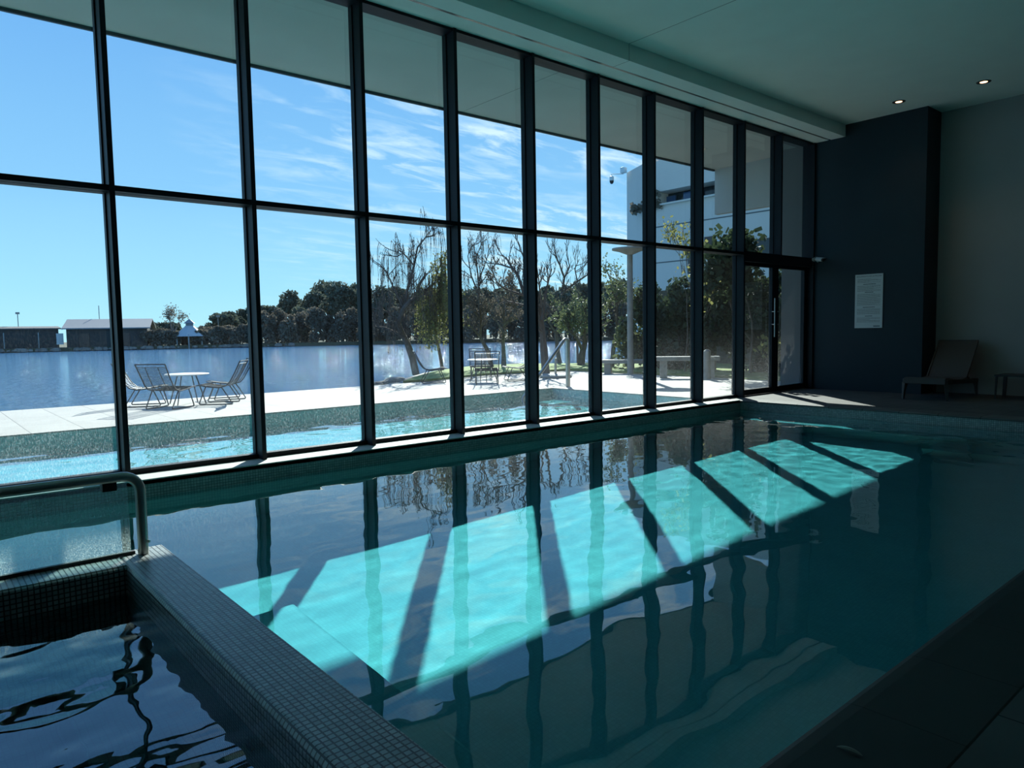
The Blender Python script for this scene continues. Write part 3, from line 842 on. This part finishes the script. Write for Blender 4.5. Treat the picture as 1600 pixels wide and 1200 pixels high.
# benches and low tap post
def bench(x, y, rz, lw_, h_, label):
    b_ = empty('garden_bench', (x, y, 0), rz); tag(b_, label, 'bench')
    obj('seat_slab', MB().box(-lw_ / 2, lw_ / 2, -.22, .22, h_ - .1, h_), 'concrete', b_, bevel=.01)
    for s_ in (-1, 1): obj('leg', MB().box(s_ * lw_ * .36 - .09, s_ * lw_ * .36 + .09, -.17, .17, 0, h_ - .1), 'concrete', b_, bevel=.01)
    return b_


bench(14.62, 10.62, R(-52), 1.55, .52, 'grey stone bench on the patio in front of the dark hedge')
bench(15.1, 12.9, R(-55), 1.5, .38, 'grey low stone bench left of the lamp post, on the gravel')
tp = empty('tap_post', (14.45, 9.92, 0)); tag(tp, 'slim pale stone tap post standing at the edge of the patio', 'post')
obj('post', MB().tube([(0, 0, 0), (0, 0, .66), (0, 0, .70)], [.085, .085, .04], 16), 'concrete', tp, smooth=True)
obj('tap', MB().tube([(.02, -.08, .52), (.06, -.16, .52), (.06, -.17, .48)], .02, 8), 'steel', tp, smooth=True)


# ------------------------------------------------------------------ trees
def grow(mb_, tips, p, d, length, r_, lev, rng, spread=.6, bend=.25, droop=0.0, upb=.12, ratio=.74, nb=(2, 3), sides=5):
    r_ = max(r_, .009); pts = [Vector(p)]; rs = [r_]; dd = Vector(d).normalized(); n_ = 4 if lev > 0 else 3
    for k in range(n_):
        dd = (dd + Vector((rng.uniform(-1, 1), rng.uniform(-1, 1), rng.uniform(-1, 1))) * bend * .5 + Vector((0, 0, upb - droop * (1.2 if lev <= 1 else .35)))).normalized()
        pts.append(pts[-1] + dd * length / n_); rs.append(max(.006, r_ * (1 - .42 * (k + 1) / n_)))
    mb_.tube(pts, rs, sides if lev > 1 else 3, cap=False)
    if lev <= 1: tips.append((pts[-1], dd.copy()))
    if lev <= 0:
        tips.append((pts[1], dd.copy())); return
    for q in range(rng.randint(*nb)):
        f2 = 1.0 if q == 0 else rng.uniform(.35, .95)
        k = min(n_ - 1, int(f2 * n_)); base = pts[k].lerp(pts[k + 1], f2 * n_ - k) if k < n_ else pts[-1]
        sp = spread * (.5 if q == 0 else 1)
        nd = (dd + Vector((rng.uniform(-1, 1), rng.uniform(-1, 1), rng.uniform(-.5, .8))) * sp).normalized()
        grow(mb_, tips, base, nd, length * ratio * rng.uniform(.8, 1.15), rs[min(k + 1, n_)] * .72, lev - 1, rng, spread, bend, droop, upb, ratio, nb, sides)


def leafquad(mb_, c, s, rng):
    a = Vector((rng.uniform(-1, 1), rng.uniform(-1, 1), rng.uniform(-1, 1))).normalized(); b_ = a.cross(Vector((rng.uniform(-1, 1), rng.uniform(-1, 1), rng.uniform(-1, 1)))).normalized()
    mb_.quad(c, a * s * .5, b_ * s * rng.uniform(.22, .4))


def tree(name, loc, h, seed, label, cat='tree', lean=(0, 0), r0=.1, levels=5, spread=.7, droop=0.0, leaf=None, nleaf=2, lsize=.08, lspread=.15, first=.3, upb=.12, bark='bark', ratio=.74, group=None, strands=0, nb=(2, 3), bend=.25, width=None):
    rng = random.Random(seed); t_ = empty(name, loc); tag(t_, label, cat, group)
    tr_ = MB(); tips = []
    grow(tr_, tips, (0, 0, -.1), (lean[0], lean[1], 1), h * first, r0, levels, rng, spread, bend, droop, upb, ratio, nb)
    zmax = max(v[2] for v in tr_.v); s_ = h / zmax
    w_s = s_
    if width:
        rad = sorted(math.hypot(v[0], v[1]) for v in tr_.v); w_s = width / rad[int(len(rad) * .93)]
    def sc3(x, y, z):
        k_ = r0 * 1.1 + 0; return (x * w_s, y * w_s, z * s_)
    tr_.v = [sc3(*v) for v in tr_.v]; tips = [(Vector(sc3(*p)), d) for p, d in tips]
    lf = MB()
    if strands:
        for p, d in tips:
            if rng.random() < .35 or p.z < h * .25: continue
            L_ = rng.uniform(.3, 1.0) * min(p.z * .75, strands); q = [p.copy()]; v = Vector((d.x, d.y, .15)) * .22
            for k in range(5):
                v = v * .55 + Vector((0, 0, -.16)); q.append(q[-1] + v.normalized() * L_ / 5)
            tr_.tube(q, [.005, .004, .004, .003, .003, .002], 3, cap=False)
            for k in range(int(L_ * 9)):
                f2 = rng.uniform(0, 4.99); i_ = int(f2); c = q[i_].lerp(q[i_ + 1], f2 - i_)
                leafquad(lf, c + Vector((rng.uniform(-.02, .02),) * 3), lsize * rng.uniform(.6, 1.2), rng)
    obj('trunk', tr_, bark, t_, smooth=False)
    if leaf:
        for p, d in tips:
            for k in range(nleaf):
                leafquad(lf, p + Vector((rng.gauss(0, lspread), rng.gauss(0, lspread), rng.gauss(0, lspread))), lsize * rng.uniform(.6, 1.3), rng)
    if lf.v: obj('foliage', lf, leaf or 'yleaf', t_)
    return t_


def ray_at(px, py, base, off=0.0):
    """point above the ground spot `base` on the upright plane that faces the hall, `off` metres behind it"""
    d = fw + rt * (px - 800) / 1122.0 + up * (600 - py) / 1122.0
    hd = Vector((base[0], base[1], 0)); n_ = hd.normalized()
    t = (hd.length + off) / (d.x * n_.x + d.y * n_.y)
    return Vector((0, 0, CAM_H)) + d * t


def limb_tree(name, base, limbs, label, seed, bark='bark', leaf=None, lsize=.045, nleaf=1, strands=0, twig=.55, lev=2, upb=.08, yellow=False, sm=1.0):
    rng = random.Random(seed); t_ = empty(name, (base[0], base[1], 0)); tag(t_, label, 'tree'); B = Vector((base[0], base[1], 0))
    tr_ = MB(); tips = []
    for li, (r0, pts) in enumerate(limbs):
        off = 0 if li == 0 else rng.uniform(-.25, .25); P_ = []
        for k, (px, py) in enumerate(pts):
            o_ = off * (k / max(1, len(pts) - 1)) * 3 if li else 0.25 * math.sin(k * .9)
            P_.append(ray_at(px, py, base, o_) - B)
        if li == 0: P_[0].z = -.05
        n_ = len(P_); tr_.tube(P_, [max(.012, r0 * (1 - .75 * k / (n_ - 1))) for k in range(n_)], 7 if li == 0 else 5)
        for k in range(1 if li else n_ // 2, n_):
            for q in range(rng.randint(2, 4)):
                f2 = rng.random(); p = P_[k - 1].lerp(P_[k], f2); d = (P_[k] - P_[k - 1]).normalized()
                nd = (d * .6 + Vector((rng.uniform(-1, 1), rng.uniform(-1, 1), rng.uniform(-.35, 1.0)))).normalized()
                grow(tr_, tips, p, nd, twig * rng.uniform(.5, 1.1), .015, lev, rng, .75, .35, 0, upb, .72, (2, 3), 4)
    lf = MB()
    if strands:
        for p, d in tips:
            if rng.random() < .45: continue
            L_ = rng.uniform(.35, 1.0) * min(max(.2, p.z * .7), strands); q = [p.copy()]; v = Vector((d.x, d.y, .1)) * .16
            for k in range(5):
                v = v * .5 + Vector((rng.uniform(-.02, .02), rng.uniform(-.02, .02), -.16)); q.append(q[-1] + v.normalized() * L_ / 5)
            tr_.tube(q, [.006, .005, .005, .004, .004, .003], 3, cap=False)
            for k in range(int(L_ * (16 if yellow else 5))):
                f2 = rng.uniform(0, 4.99); i_ = int(f2); leafquad(lf, q[i_].lerp(q[i_ + 1], f2 - i_), lsize * rng.uniform(.6, 1.2), rng)
    if leaf:
        for p, d in tips:
            for k in range(nleaf): leafquad(lf, p + Vector((rng.gauss(0, .05), rng.gauss(0, .05), rng.gauss(0, .05))), lsize * rng.uniform(.6, 1.2), rng)
    obj('trunk', tr_, bark, t_)
    if lf.v: obj('foliage', lf, leaf or 'scrub', t_)
    return t_


limb_tree('willow_tree', (11.9, 18.61), [(.12, [(650, 582), (645, 560), (637, 537), (630, 524), (622, 505), (631, 482), (641, 470), (652, 464), (655, 445), (666, 427)]),
    (.05, [(634, 478), (637, 450), (647, 415), (652, 387), (665, 371), (680, 368)]), (.05, [(633, 530), (620, 520), (602, 512), (586, 510)]), (.04, [(622, 502), (605, 487), (588, 482)]),
    (.035, [(630, 480), (615, 450), (604, 425), (592, 412)]), (.03, [(652, 464), (668, 450), (684, 440)]), (.03, [(647, 415), (630, 395), (622, 400)])],
    'leaning bare willow with drooping twigs, leftmost tree on the grassy bank', 11, strands=1.1, lsize=.035, twig=.42, leaf='scrub', nleaf=0)
limb_tree('willow_tree', (13.0, 18.4), [(.06, [(692, 574), (687, 552), (681, 525), (680, 490), (684, 460), (690, 440)]), (.03, [(682, 480), (672, 462), (664, 455)]), (.03, [(683, 470), (696, 455), (704, 450)]), (.025, [(690, 440), (682, 425), (690, 410)]), (.025, [(681, 500), (668, 488), (660, 486)])],
    'willow with yellow-green hanging leaves, beside the leaning willow', 31, leaf='yleaf', strands=1.6, lsize=.06, twig=.30, yellow=True, nleaf=1)
limb_tree('bare_tree', (15.0, 18.7), [(.085, [(769, 572), (762, 548), (750, 526), (751, 495), (748, 462), (747, 430)]), (.04, [(750, 526), (738, 512), (728, 505)]), (.03, [(748, 460), (736, 430), (731, 400), (738, 382)]), (.03, [(747, 440), (757, 415), (762, 400)]), (.03, [(750, 495), (765, 478), (776, 470)]), (.03, [(751, 500), (738, 482), (727, 470)]), (.025, [(747, 430), (743, 405), (749, 390)])],
    'slender twiggy tree with a crooked trunk behind the far patio table', 44, strands=.5, lsize=.035, twig=.42, leaf='scrub', nleaf=1)
limb_tree('bare_tree', (13.95, 14.95), [(.125, [(853, 583), (850, 550), (847, 512), (842, 482), (830, 466), (818, 458)]), (.05, [(818, 458), (810, 432), (803, 420), (781, 413), (762, 411)]), (.03, [(803, 422), (790, 402), (777, 397)]), (.04, [(818, 458), (822, 430), (820, 405), (814, 391)]),
    (.04, [(820, 462), (790, 452), (776, 441), (768, 418)]), (.05, [(847, 500), (852, 462), (857, 438), (862, 420)]), (.03, [(846, 480), (842, 440), (838, 410)]), (.04, [(842, 482), (815, 476), (790, 470), (775, 478)]), (.03, [(848, 520), (830, 505), (812, 502)])],
    'big leafless spreading tree with a thick trunk behind the parasol base', 17, twig=.34, upb=.12, leaf='scrub', nleaf=0)
limb_tree('bare_tree', (18.3, 18.85), [(.095, [(875, 568), (871, 545), (869, 522), (876, 500), (878, 480), (877, 460)]), (.06, [(877, 460), (887, 451), (902, 440), (917, 430), (926, 412)]), (.045, [(878, 456), (882, 434), (874, 412), (865, 391)]), (.035, [(882, 434), (890, 415), (885, 398)]), (.03, [(902, 440), (898, 420), (905, 405)]), (.04, [(873, 505), (893, 490), (906, 478)]), (.04, [(870, 522), (855, 500), (848, 480)])],
    'dark leafless tree on the lawn, just right of the thick-trunked tree', 23, twig=.5, upb=.12, leaf='scrub', nleaf=0)
limb_tree('bare_tree', (15.6, 18.3), [(.10, [(787, 575), (787, 560), (786, 535), (787, 505), (786, 480)]), (.04, [(787, 520), (775, 500), (765, 490)]), (.04, [(786, 510), (800, 492), (808, 480)]), (.03, [(786, 480), (780, 462), (772, 452)]), (.03, [(786, 482), (796, 465), (800, 450)])],
    'straight-trunked pale tree with a bushy twiggy crown behind the far chairs', 7, bark='bark2', twig=.5, leaf='scrub', nleaf=4, lsize=.06)
limb_tree('bare_tree', (19.6, 19.2), [(.06, [(903, 561), (902, 540), (903, 515), (900, 490)]), (.03, [(902, 520), (890, 500), (882, 492)]), (.03, [(902, 510), (912, 495), (918, 480)])],
    'small straight tree by the water at the right end of the lawn', 9, twig=.5, leaf='leaf', nleaf=4, lsize=.08)
tree('bush', (17.5, 17.0, 0), 2.1, 51, 'round green bush on the lawn by the lake, left of the lamp post', 'bush', r0=.05, levels=4, spread=1.0, first=.2, leaf='leaf', nleaf=14, lsize=.07, lspread=.16, width=.8)
tree('leafy_tree', (17.2, 15.4, 0), 3.4, 52, 'slim tree with bright green leaves left of the lamp post', r0=.06, levels=5, spread=.8, first=.3, leaf='leaf', nleaf=7, lsize=.065, lspread=.12, width=1.3)
tree('leafy_tree', (16.3, 11.9, 0), 4.2, 63, 'tree with yellow-green crown in front of the white hotel', r0=.04, levels=6, spread=.75, first=.36, leaf='yleaf', nleaf=2, lsize=.075, lspread=.10, upb=.14, bark='bark2', width=.95)
tree('leafy_tree', (16.6, 10.1, 0), 3.5, 64, 'thin tree with large dark leaves before the hedge, near the door', r0=.05, levels=4, spread=.8, first=.45, leaf='hedge', nleaf=26, lsize=.14, lspread=.17, upb=.15, bark='bark2')
tree('bush', (15.75, 8.75, 0), 1.0, 71, 'small yellow-green shrub seen through the door glass', 'bush', r0=.03, levels=3, spread=1.0, leaf='yleaf', nleaf=5, lsize=.11, lspread=.12)
tree('bush', (16.3, 7.9, 0), 2.6, 72, 'tall narrow sunlit shrub beside the outside wall of the door', 'bush', r0=.03, levels=4, spread=.5, leaf='yleaf', nleaf=7, lsize=.12, lspread=.18, first=.35, upb=.3)


def leafmass(name, loc, sx_, sy_, h, n_, ls, mat, seed, label, cat, group=None, low=0.0, trunk=True, flat=1.0, bark='bark'):
    """a crown of many leaves over a trunk; the leaves sit in several uneven lobes"""
    rng = random.Random(seed); t_ = empty(name, loc); tag(t_, label, cat, group)
    lf = MB(); lobes = []
    for q in range(max(5, int(9 * flat))):
        lobes.append((rng.uniform(-.6, .6) * sx_, rng.uniform(-.6, .6) * sy_, low + (h - low) * rng.uniform(.12 if low < .1 else .22, .80), rng.uniform(.28, .46)))
    lobes.append((0, 0, low + (h - low) * .78, .38))
    for k in range(n_):
        a, b_, c, rr_ = lobes[k % len(lobes)]
        u = Vector((rng.gauss(0, 1), rng.gauss(0, 1), rng.gauss(0, 1))).normalized() * (rng.random() ** .4) * rr_
        p = Vector((a + u.x * sx_ * 1.1, b_ + u.y * sy_ * 1.1, c + u.z * (h - low) * .55))
        p.z = max(p.z, low * .9 + .02); p.z = min(p.z, h)
        leafquad(lf, p, ls * rng.uniform(.6, 1.4), rng)
    if trunk:
        tr_ = MB(); tr_.tube([(0, 0, -.2), (sx_ * .05, 0, h * .4), (0, 0, h * .75)], [h * .028, h * .02, h * .01], 6)
        for q in range(4):
            a_, b_, c, rr_ = lobes[q]; tr_.tube([(sx_ * .04, 0, h * .35), (a_ * .6, b_ * .6, c * .85), (a_, b_, c)], [h * .014, h * .009, h * .004], 4)
        obj('trunk', tr_, bark, t_)
    obj('foliage', lf, mat, t_)
    return t_


# dark hedge behind the benches: one clipped plant after another
for i, (x, y, h) in enumerate([(17.6, 14.2, 2.75), (17.5, 13.0, 2.8), (17.5, 11.8, 2.85), (17.6, 10.6, 2.9), (17.7, 9.4, 2.8), (17.8, 8.2, 2.9), (19.6, 8.6, 3.4), (19.4, 10.6, 3.1)]):
    leafmass('hedge_plant', (x, y, 0), .9, 1.0, h, 4200, .11, 'hedge', 200 + i, 'dense dark green plant of the tall hedge behind the benches, ' + ('%s from the left' % ['first', 'second', 'third', 'fourth', 'fifth', 'sixth'][i] if i < 6 else ['taller back row, right', 'taller back row, left'][i - 6]), 'hedge', 'hedge plants beyond the patio')
leafmass('bush', (16.6, 14.0, 0), .5, .6, 2.0, 900, .11, 'leaf', 260, 'green leafy bush directly behind the lamp post', 'bush')
# brown reed fence screen behind the hedge
fb = MB(); fb.box(20.6, 20.75, 6.9, 16.5, -.1, 2.55)
o = obj('garden_fence', fb, plain('reed_fence', (.10, .085, .065), .9, var=.35, vscale=14)); tag(o, 'dark brown reed fence standing behind the tall hedge', 'fence')

# ------------------------------------------------------------------ white hotel
S = 0.7
def hp(x, y, z): return (x * S, y * S, 1.2 + (z - 1.2) * S)
ht = empty('hotel_building', hp(60, 40, 1.2 - 1.2 / S)); tag(ht, 'white multi-storey building with a strip window rising behind the trees', 'building')
HX, HY, HZ = ht.location
def hbox(x0, x1, y0, y1, z0, z1):
    a, b_ = hp(x0, y0, z0), hp(x1, y1, z1)
    return MB().box(a[0] - HX, b_[0] - HX, a[1] - HY, b_[1] - HY, a[2] - HZ, b_[2] - HZ)
fm = MB()
# facade built in slabs so that the strip opening is a real recess
for a in ((60, 75, 20, 49, -.5, 13.9), (60, 75, 20, 40.4, 13.9, 15.2), (60, 75, 47.3, 49, 13.9, 15.2), (60, 75, 20, 49, 15.2, 18.7), (62, 75, 40.4, 47.3, 13.9, 15.2)):
    q = hbox(*a); i_ = len(fm.v); fm.v += q.v; fm.f += [tuple(k + i_ for k in f) for f in q.f]
obj('facade', fm, 'hotel', ht)
p0, p1, p2, p3 = hp(60, 49, 0), hp(62, 53, 0), hp(75, 53, 0), hp(75, 49, 0)
cm = MB().prism([(p[0] - HX, p[1] - HY) for p in (p0, p3, p2, p1)], -.4, hp(0, 0, 18.4)[2] - HZ)
obj('corner_bay', cm, 'hotel', ht)
obj('strip_window', hbox(61.9, 62.05, 40.4, 47.3, 13.9, 15.2), 'dwin', ht)
obj('window', hbox(61.6, 61.8, 43.0, 45.2, 14.0, 15.0), 'bwin', ht); obj('window', hbox(61.6, 61.8, 46.2, 47.3, 13.95, 14.9), 'bwin', ht)
obj('parapet_cap', hbox(59.7, 60.0, 20, 47.5, 13.75, 13.92), 'hotel', ht)
for z in (11.65, 8.0):
    obj('floor_joint', hbox(59.97, 60.01, 20, 49, z - .05, z + .05), 'hotelside', ht)
obj('window', hbox(59.9, 60.2, 40.6, 41.5, 8.1, 10.0), 'brown', ht)
obj('window', hbox(59.9, 60.2, 42.6, 43.4, 6.6, 9.2), 'dwin', ht)
obj('window', hbox(59.9, 60.2, 34.6, 36.2, 6.8, 9.2), 'dwin', ht)
# planting that hangs out of the terrace
pl = MB(); rng = random.Random(3)
for k in range(170):
    y = rng.uniform(46.6, 50.4); z = 13.9 + rng.gauss(0, .28) + (1.1 if y < 48.0 and rng.random() < .3 else 0)
    p = hp(59.7 + rng.uniform(-.2, .3), y, z); leafquad(pl, Vector((p[0] - HX, p[1] - HY, p[2] - HZ)), .28, rng)
obj('terrace_plants', pl, M['scrub'], ht)
cmx = empty('dome_camera', hp(61.0, 52.6, 18.1)); tag(cmx, 'dome security camera on a bracket at the roof corner of the white hotel', 'camera')
cmx.scale = (.62, .62, .62)
obj('junction_box', MB().box(-.3, .3, -.3, .3, .1, .75), 'white', cmx, bevel=.03)
e_ = Vector((-1.05, 1.0, 0))
obj('bracket_arm', MB().tube([(0, 0, 0), tuple(e_), (e_.x, e_.y, -.25)], .06, 8), 'white', cmx)
obj('camera_body', MB().lathe([(.05, -.2), (.26, -.3), (.28, -.75), (.27, -.8)], 16, tuple(e_)), 'white', cmx, smooth=True)
obj('dark_dome', MB().lathe([(.26, -.8), (.24, -1.0), (.14, -1.15), (.02, -1.2)], 16, tuple(e_)), 'black', cmx, smooth=True)

# ------------------------------------------------------------------ far shore
def dirpt(px, dist):
    """ground point at a distance along the line of sight through image column px (level with the horizon)"""
    d = fw + rt * (px - 800) / 1122.0 + up * (600 - (531 - .0165 * px)) / 1122.0
    d = Vector((d.x, d.y, 0)).normalized(); return Vector((d.x * dist, d.y * dist, 0))


fs = MB(); poly_a = [dirpt(x, 149) for x in (-900, -400, 0, 200, 400, 600, 800, 1000, 1150)]
poly_b = [dirpt(x, 380) for x in (1150, 800, 400, 0, -900)]
fs.prism([(p.x, p.y) for p in reversed(poly_a + poly_b)], -1.4, -.35)
struct('ground_far_shore', fs, plain('far_bank', (.07, .075, .045), .95, var=.4, vscale=.15))
random.seed(4)
rng = random.Random(77)
rk = MB()
for k in range(260):
    p = dirpt(rng.uniform(-10, 460), 149 + rng.uniform(-.5, 1.2)); s_ = rng.uniform(.25, .8); i_ = len(rk.v)
    rk.lathe([(.05, -.5 * s_), (s_, -.2 * s_), (s_ * .8, .45 * s_), (.05, .6 * s_)], 6, (p.x, p.y, -.75))
o = obj('shore_rocks', rk, M['rock']); tag(o, 'pale rocks piled along the far waterline of the lake', 'rocks', kind='stuff')

# shed with a gabled metal roof
def shed(p0, p1, depth, eave, ridge, name, label, roofm, wallm, over=.6):
    a, b_ = Vector(p0), Vector(p1); t_ = empty(name, tuple(a)); tag(t_, label, 'building')
    ux = (b_ - a).normalized(); uy = Vector((-ux.y, ux.x, 0)); L_ = (b_ - a).length
    def P(u, v, z): q = ux * u + uy * v; return (q.x, q.y, z)
    w = MB(); i_ = 0
    w.v += [P(0, 0, -1), P(L_, 0, -1), P(L_, depth, -1), P(0, depth, -1), P(0, 0, eave), P(L_, 0, eave), P(L_, depth, eave), P(0, depth, eave), P(0, depth / 2, ridge - .15), P(L_, depth / 2, ridge - .15)]
    w.f += [(0, 1, 5, 4), (1, 2, 6, 9, 5), (2, 3, 7, 6), (3, 0, 4, 8, 7), (4, 5, 9, 8), (6, 7, 8, 9)]
    obj('walls', w, wallm, t_)
    r_ = MB()
    for sgn, v0 in ((1, -over), (-1, depth + over)):
        zz = eave - over * (ridge - eave) / (depth / 2); i2 = len(r_.v)
        r_.v += [P(-over, v0, zz), P(L_ + over, v0, zz), P(L_ + over, depth / 2, ridge), P(-over, depth / 2, ridge), P(-over, v0, zz + .2), P(L_ + over, v0, zz + .2), P(L_ + over, depth / 2, ridge + .2), P(-over, depth / 2, ridge + .2)]
        r_.f += [tuple(i2 + k for k in f) for f in ((0, 1, 2, 3), (4, 7, 6, 5), (0, 4, 5, 1), (1, 5, 6, 2), (2, 6, 7, 3), (3, 7, 4, 0))]
    obj('roof', r_, roofm, t_)
    return t_, P


sh, P = shed(dirpt(104, 152), dirpt(230, 150), 9, 3.1, 4.6, 'boathouse', 'long dark boathouse with a pale grey gabled roof on the far shore', M['shedroof'], M['shedwall'])
bg_ = MB(); bg_.v += [P(-.65, -.7, 2.8), P(-.65, -.45, 2.8), P(-.65, 4.6, 4.75), P(-.65, 4.35, 4.75), P(-.5, -.7, 2.8), P(-.5, -.45, 2.8), P(-.5, 4.6, 4.75), P(-.5, 4.35, 4.75)]
bg_.f += [(0, 1, 2, 3), (7, 6, 5, 4), (0, 4, 5, 1), (2, 6, 7, 3)]
obj('barge_board', bg_, M['white'], sh)
for u in (2, 8.5, 14): obj('door', MB().box(0, 0, 0, 0, 0, 0) if False else MB().beam(P(u, -.06, .9), P(u + 1.6, -.06, .9), .1, 2.4), M['brown'], sh)
sh2, P2 = shed(dirpt(-40, 152), dirpt(92, 153), 7, 3.0, 3.35, 'low_shed', 'long low flat-roofed dark shed left of the boathouse on the far shore', plain('flat_roof', (.11, .10, .10), .8), M['shedwall'], .4)
for u in (4, 9, 14): obj('post', MB().beam(P2(u, -1.2, -1), P2(u, -1.2, 2.4), .14, .14), M['concrete'], sh2)
obj('pale_panel', MB().beam(P2(11.8, -.1, 1.2), P2(12.9, -.1, 1.2), .1, 2.0), M['white'], sh2)
# gazebo
gc = dirpt(297, 150.5); gz = empty('gazebo', (gc.x, gc.y, 0)); tag(gz, 'small gazebo with pale pyramid roof and cupola on the far shore', 'gazebo')
obj('roof', MB().lathe([(3.0, 1.3), (.85, 3.2), (.8, 3.3)], 6), plain('gazebo_roof', (.50, .50, .50), .5), gz)
obj('cupola', MB().lathe([(.7, 3.2), (.7, 3.8), (1.1, 3.75), (.05, 4.6)], 6), M['shedroof'], gz)
for k in range(6):
    a_ = R(60 * k + 8); obj('post', MB().tube([(2.5 * math.cos(a_), 2.5 * math.sin(a_), -1), (2.5 * math.cos(a_), 2.5 * math.sin(a_), 1.6)], .14, 6), 'concrete', gz)
# masts
for px, h, lb_ in ((30, 6.1, 'thin floodlight mast above the low shed roof'), (157, 7.4, 'thin aerial mast rising behind the boathouse roof'), (342, 5.4, 'thin lamp mast among trees right of the gazebo')):
    p = dirpt(px, 158); ms_ = empty('mast', (p.x, p.y, 0)); tag(ms_, lb_, 'mast')
    obj('pole', MB().tube([(0, 0, -1), (0, 0, h)], .07, 6), 'concrete', ms_)
    if px != 157: obj('head', MB().box(-.3, .3, -.2, .2, h - .3, h + .05), 'concrete', ms_)

# trees of the far shore
ORD = ['first', 'second', 'third', 'fourth', 'fifth', 'sixth', 'seventh', 'eighth', 'ninth', 'tenth', 'eleventh', 'twelfth']
BAYS = [186, 401, 571, 714, 828, 927, 1013]
def bay(px): return sum(1 for b_ in BAYS if px > b_)
def rank(px, lst): return ORD[sorted(p for p in lst if bay(p) == bay(px)).index(px)]


def far_tree(i, px, dist, h, wx, kind):
    p = dirpt(px, dist)
    if kind == 'pine':
        row = i % 3; k_ = (159 + 8 * row) / dist; p = dirpt(px, 159 + 8 * row + (dist - 150) * .5); h = h * k_
        leafmass('pine_tree', (p.x, p.y, -.4), wx * 1.3, 2.6, h, int(1500 + 120 * h), .55, 'pine', 300 + i, 'dark evergreen on the far shore, %s from left in the %s tall window bay' % (rank(px, [q[0] for q in pines]), ORD[bay(px)]), 'tree', 'evergreens of the far shore', low=h * .36, flat=1.5)
    else:
        p = dirpt(px, dist - .5 + 3.6 * (i % 2)); leafmass('shrub_tree', (p.x, p.y, -.4), wx * 1.15, 1.3, h, 2200, .42, 'scrub', 300 + i, 'low brownish waterline tree of the far shore, %s from left in the %s window bay' % (rank(px, [q[0] for q in sc]), ORD[bay(px)]), 'tree', 'low thicket trees of the far shore', low=0, flat=1.7)


pines = [(212, 156, 4.8, 2.4), (238, 158, 4.0, 2.2), (260, 157, 4.4, 2.6), (350, 156, 6.2, 2.6), (362, 158, 6.6, 2.6), (390, 156, 7.2, 2.8), (415, 154, 7.8, 3.0), (432, 158, 7.0, 2.8), (458, 152, 10.6, 3.0), (480, 158, 7.6, 3.0),
         (492, 152, 10.4, 3.2), (512, 153, 12.4, 4.0), (535, 153, 12.6, 4.2), (556, 152, 11.8, 3.6), (575, 154, 11.2, 3.4), (598, 150, 11.6, 3.4), (620, 150, 11.2, 3.2), (648, 151, 8.8, 3.4), (668, 149, 10.6, 3.4), (690, 147, 10.4, 3.4), (712, 148, 9.8, 3.2),
         (735, 146, 10.0, 3.4), (758, 145, 10.2, 3.4), (782, 143, 9.8, 3.4), (806, 142, 9.8, 3.4), (832, 140, 9.4, 3.4), (858, 138, 9.8, 3.6), (884, 136, 9.6, 3.4), (910, 135, 9.9, 3.6), (938, 134, 10.0, 3.6), (965, 133, 10.2, 3.6), (995, 132, 10.2, 3.6)]
for i, (px, dd_, h, wx) in enumerate(pines): far_tree(i, px, dd_, h, wx, 'pine')
sc = [(240, 3.0), (252, 3.4), (266, 3.0), (280, 2.8), (316, 3.0), (330, 3.6), (345, 3.6), (360, 3.9), (378, 4.0), (396, 4.2)] + [(414 + 20 * k, 6.6 + .9 * math.sin(k * 2.1)) for k in range(31)]
for i, (px, h) in enumerate(sc): far_tree(100 + i, px, 150.5 - max(0, (px - 600) * .035), h, 2.3, 'scrub')
tree('bare_tree', tuple(dirpt(272, 153)), 7.2, 91, 'pale bare tree beside the gazebo on the far shore', r0=.3, levels=5, spread=.8, first=.25, bark='bark2', leaf='scrub', nleaf=2, lsize=.25, lspread=.4)
